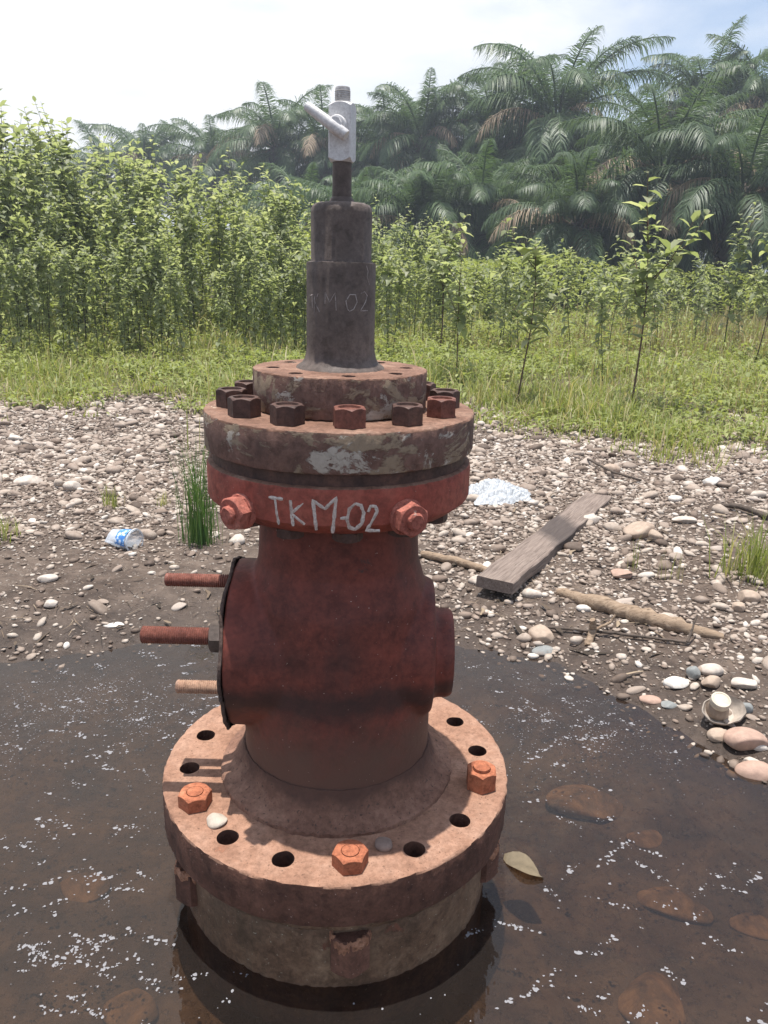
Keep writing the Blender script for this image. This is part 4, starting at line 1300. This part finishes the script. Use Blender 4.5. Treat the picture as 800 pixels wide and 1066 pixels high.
for (px, py, Y, kind, sz, lab) in (
    (580, 128, 29, 'old', 1.15, 'tallest dark palm with a full star of arching fronds against the sky'),
    (512, 132, 33, 'old', 1.0, 'dark palm close behind the tallest one, its fronds overlapping it'),
    (440, 146, 33, 'old', .95, 'grey green palm with one thin upright spear frond'),
    (735, 120, 32, 'old', 1.05, 'high dark palm behind the fresh green palm'),
    (800, 122, 30, 'old', 1.0, 'high dark palm cut by the photo edge'),
    (690, 180, 22, 'fresh', .98, 'fresh green low palm with broad drooping fronds and brown hanging ones'),
    (602, 232, 21, 'fresh', .75, 'low young palm with silvery arching fronds near the undergrowth'),
    (775, 200, 20, 'fresh', .85, 'low palm at the photo edge with several brown dead fronds'),
    (500, 225, 25, 'old', .8, 'low bushy palm below the grey green palm'),
    (288, 152, 36, 'old', 1.0, 'palm with a bold upright feathery crown beside the valve'),
    (222, 168, 42, 'old', 1.0, 'distant palm showing between the thicket tips and the bold feathery palm'),
    (150, 172, 44, 'old', 1.0, 'distant palm with spiky fronds just above the thicket'),
    (338, 160, 36, 'old', 1.0, 'palm directly behind the steel valve'),
    (400, 158, 35, 'old', 1.0, 'palm just beyond the valve, next to the grey green palm'),
    (440, 235, 25, 'old', .85, 'low dark palm behind the top of the pipe'),
    (375, 240, 27, 'old', .85, 'low dark palm half hidden by the pipe'),
    (320, 232, 30, 'old', .9, 'low dark palm between the thicket and the pipe'),
    (550, 235, 27, 'old', .9, 'dark low palm under the tallest palm'),
    (650, 215, 28, 'old', .95, 'shaded palm behind the fresh green one'),
    (720, 225, 26, 'old', .9, 'shaded palm below the high dark palm'),
    (840, 190, 25, 'old', 1.0, 'palm mostly outside the photo edge')):
    palm(px, py, Y, kind, lab, sz, 44 if Y < 34 else 34, 10 if kind == 'fresh' else 5)
for i, (px, py, Y) in enumerate(((60, 190, 48), (110, 182, 46), (187, 182, 46), (255, 185, 44), (5, 200, 50), (-60, 190, 46), (365, 185, 46), (420, 200, 46), (470, 190, 44), (620, 170, 42), (680, 172, 42), (780, 180, 42), (560, 190, 42), (860, 175, 40))):
    palm(px, py, Y, 'old', 'distant palm in the far row behind the others', 1.0, 22, 0, 'oil palms in the far row')

# ------------------------------------------------------------------ air
def haze(dens):
    b = MB(); b.box(1900, 1900, 14.7, Matrix.Translation((0, 3, 6.15)))
    m = N('hazy_air'); v = m.n('ShaderNodeVolumePrincipled'); v.inputs['Color'].default_value = (.80, .87, 1, 1); v.inputs['Density'].default_value = dens
    v.inputs['Anisotropy'].default_value = .35
    m.l(v.outputs[0], m.out.inputs['Volume'])
    o = b.build('haze', m.m, None, smooth=False); tag(o, 'thin pale haze in the humid air', 'haze', kind='stuff')


haze(.0032)

# ------------------------------------------------------------------ light and sky
SUN = Vector((-.024, .030, .5)).normalized()
ELEV = math.asin(SUN.z); AZ = math.atan2(SUN.x, SUN.y)
sd = bpy.data.lights.new('sun', 'SUN'); sd.energy = 4.7; sd.angle = R(.5); sd.color = (1, .955, .90)
so = bpy.data.objects.new('sun', sd); COL.objects.link(so); so.rotation_euler = SUN.to_track_quat('Z', 'Y').to_euler(); so.location = (0, 0, 30)

w = bpy.data.worlds.new('World'); scene.world = w; w.use_nodes = True
nt = w.node_tree; nt.nodes.clear()
def wn(t): return nt.nodes.new(t)
out = wn('ShaderNodeOutputWorld'); bg = wn('ShaderNodeBackground'); bg.inputs['Strength'].default_value = .12
sky = wn('ShaderNodeTexSky'); sky.sky_type = 'NISHITA'; sky.sun_disc = False; sky.sun_elevation = ELEV; sky.sun_rotation = AZ
sky.air_density = 1.0; sky.dust_density = 1.5; sky.ozone_density = 1.0
tc = wn('ShaderNodeTexCoord')
mp = wn('ShaderNodeMapping'); mp.inputs['Scale'].default_value = (1, 1, 2.6); nt.links.new(tc.outputs['Generated'], mp.inputs[0])
nz = wn('ShaderNodeTexNoise'); nz.inputs['Scale'].default_value = 2.6; nz.inputs['Detail'].default_value = 8; nz.inputs['Roughness'].default_value = .55; nz.inputs['Distortion'].default_value = .3
nt.links.new(mp.outputs[0], nz.inputs['Vector'])
# a broad bank of bright cloud over the thicket side of the sky
dt = wn('ShaderNodeVectorMath'); dt.operation = 'DOT_PRODUCT'; dt.inputs[1].default_value = Vector((-.42, .82, .42)).normalized()
nrmv = wn('ShaderNodeVectorMath'); nrmv.operation = 'NORMALIZE'; nt.links.new(tc.outputs['Generated'], nrmv.inputs[0]); nt.links.new(nrmv.outputs[0], dt.inputs[0])
mr = wn('ShaderNodeMapRange'); mr.inputs[1].default_value = .72; mr.inputs[2].default_value = 1; mr.inputs[3].default_value = -.03; mr.inputs[4].default_value = .33; nt.links.new(dt.outputs['Value'], mr.inputs[0])
ad = wn('ShaderNodeMath'); ad.operation = 'ADD'; nt.links.new(nz.outputs['Fac'], ad.inputs[0]); nt.links.new(mr.outputs[0], ad.inputs[1])
cr = wn('ShaderNodeValToRGB'); cr.color_ramp.elements[0].position = .38; cr.color_ramp.elements[1].position = .74; nt.links.new(ad.outputs[0], cr.inputs[0])
mx = wn('ShaderNodeMix'); mx.data_type = 'RGBA'; mx.inputs[7].default_value = (6.3, 6.4, 6.55, 1)
nt.links.new(cr.outputs[0], mx.inputs[0]); nt.links.new(sky.outputs[0], mx.inputs[6]); nt.links.new(mx.outputs[2], bg.inputs[0]); nt.links.new(bg.outputs[0], out.inputs[0])

scene.view_settings.view_transform = 'Standard'; scene.view_settings.look = 'None'
scene.view_settings.exposure = 0.55; scene.view_settings.gamma = 1
scene.cycles.max_bounces = 8; scene.cycles.transparent_max_bounces = 12; scene.cycles.volume_bounces = 0
scene.cycles.diffuse_bounces = 3; scene.cycles.glossy_bounces = 3; scene.cycles.transmission_bounces = 4
scene.cycles.use_denoising = True
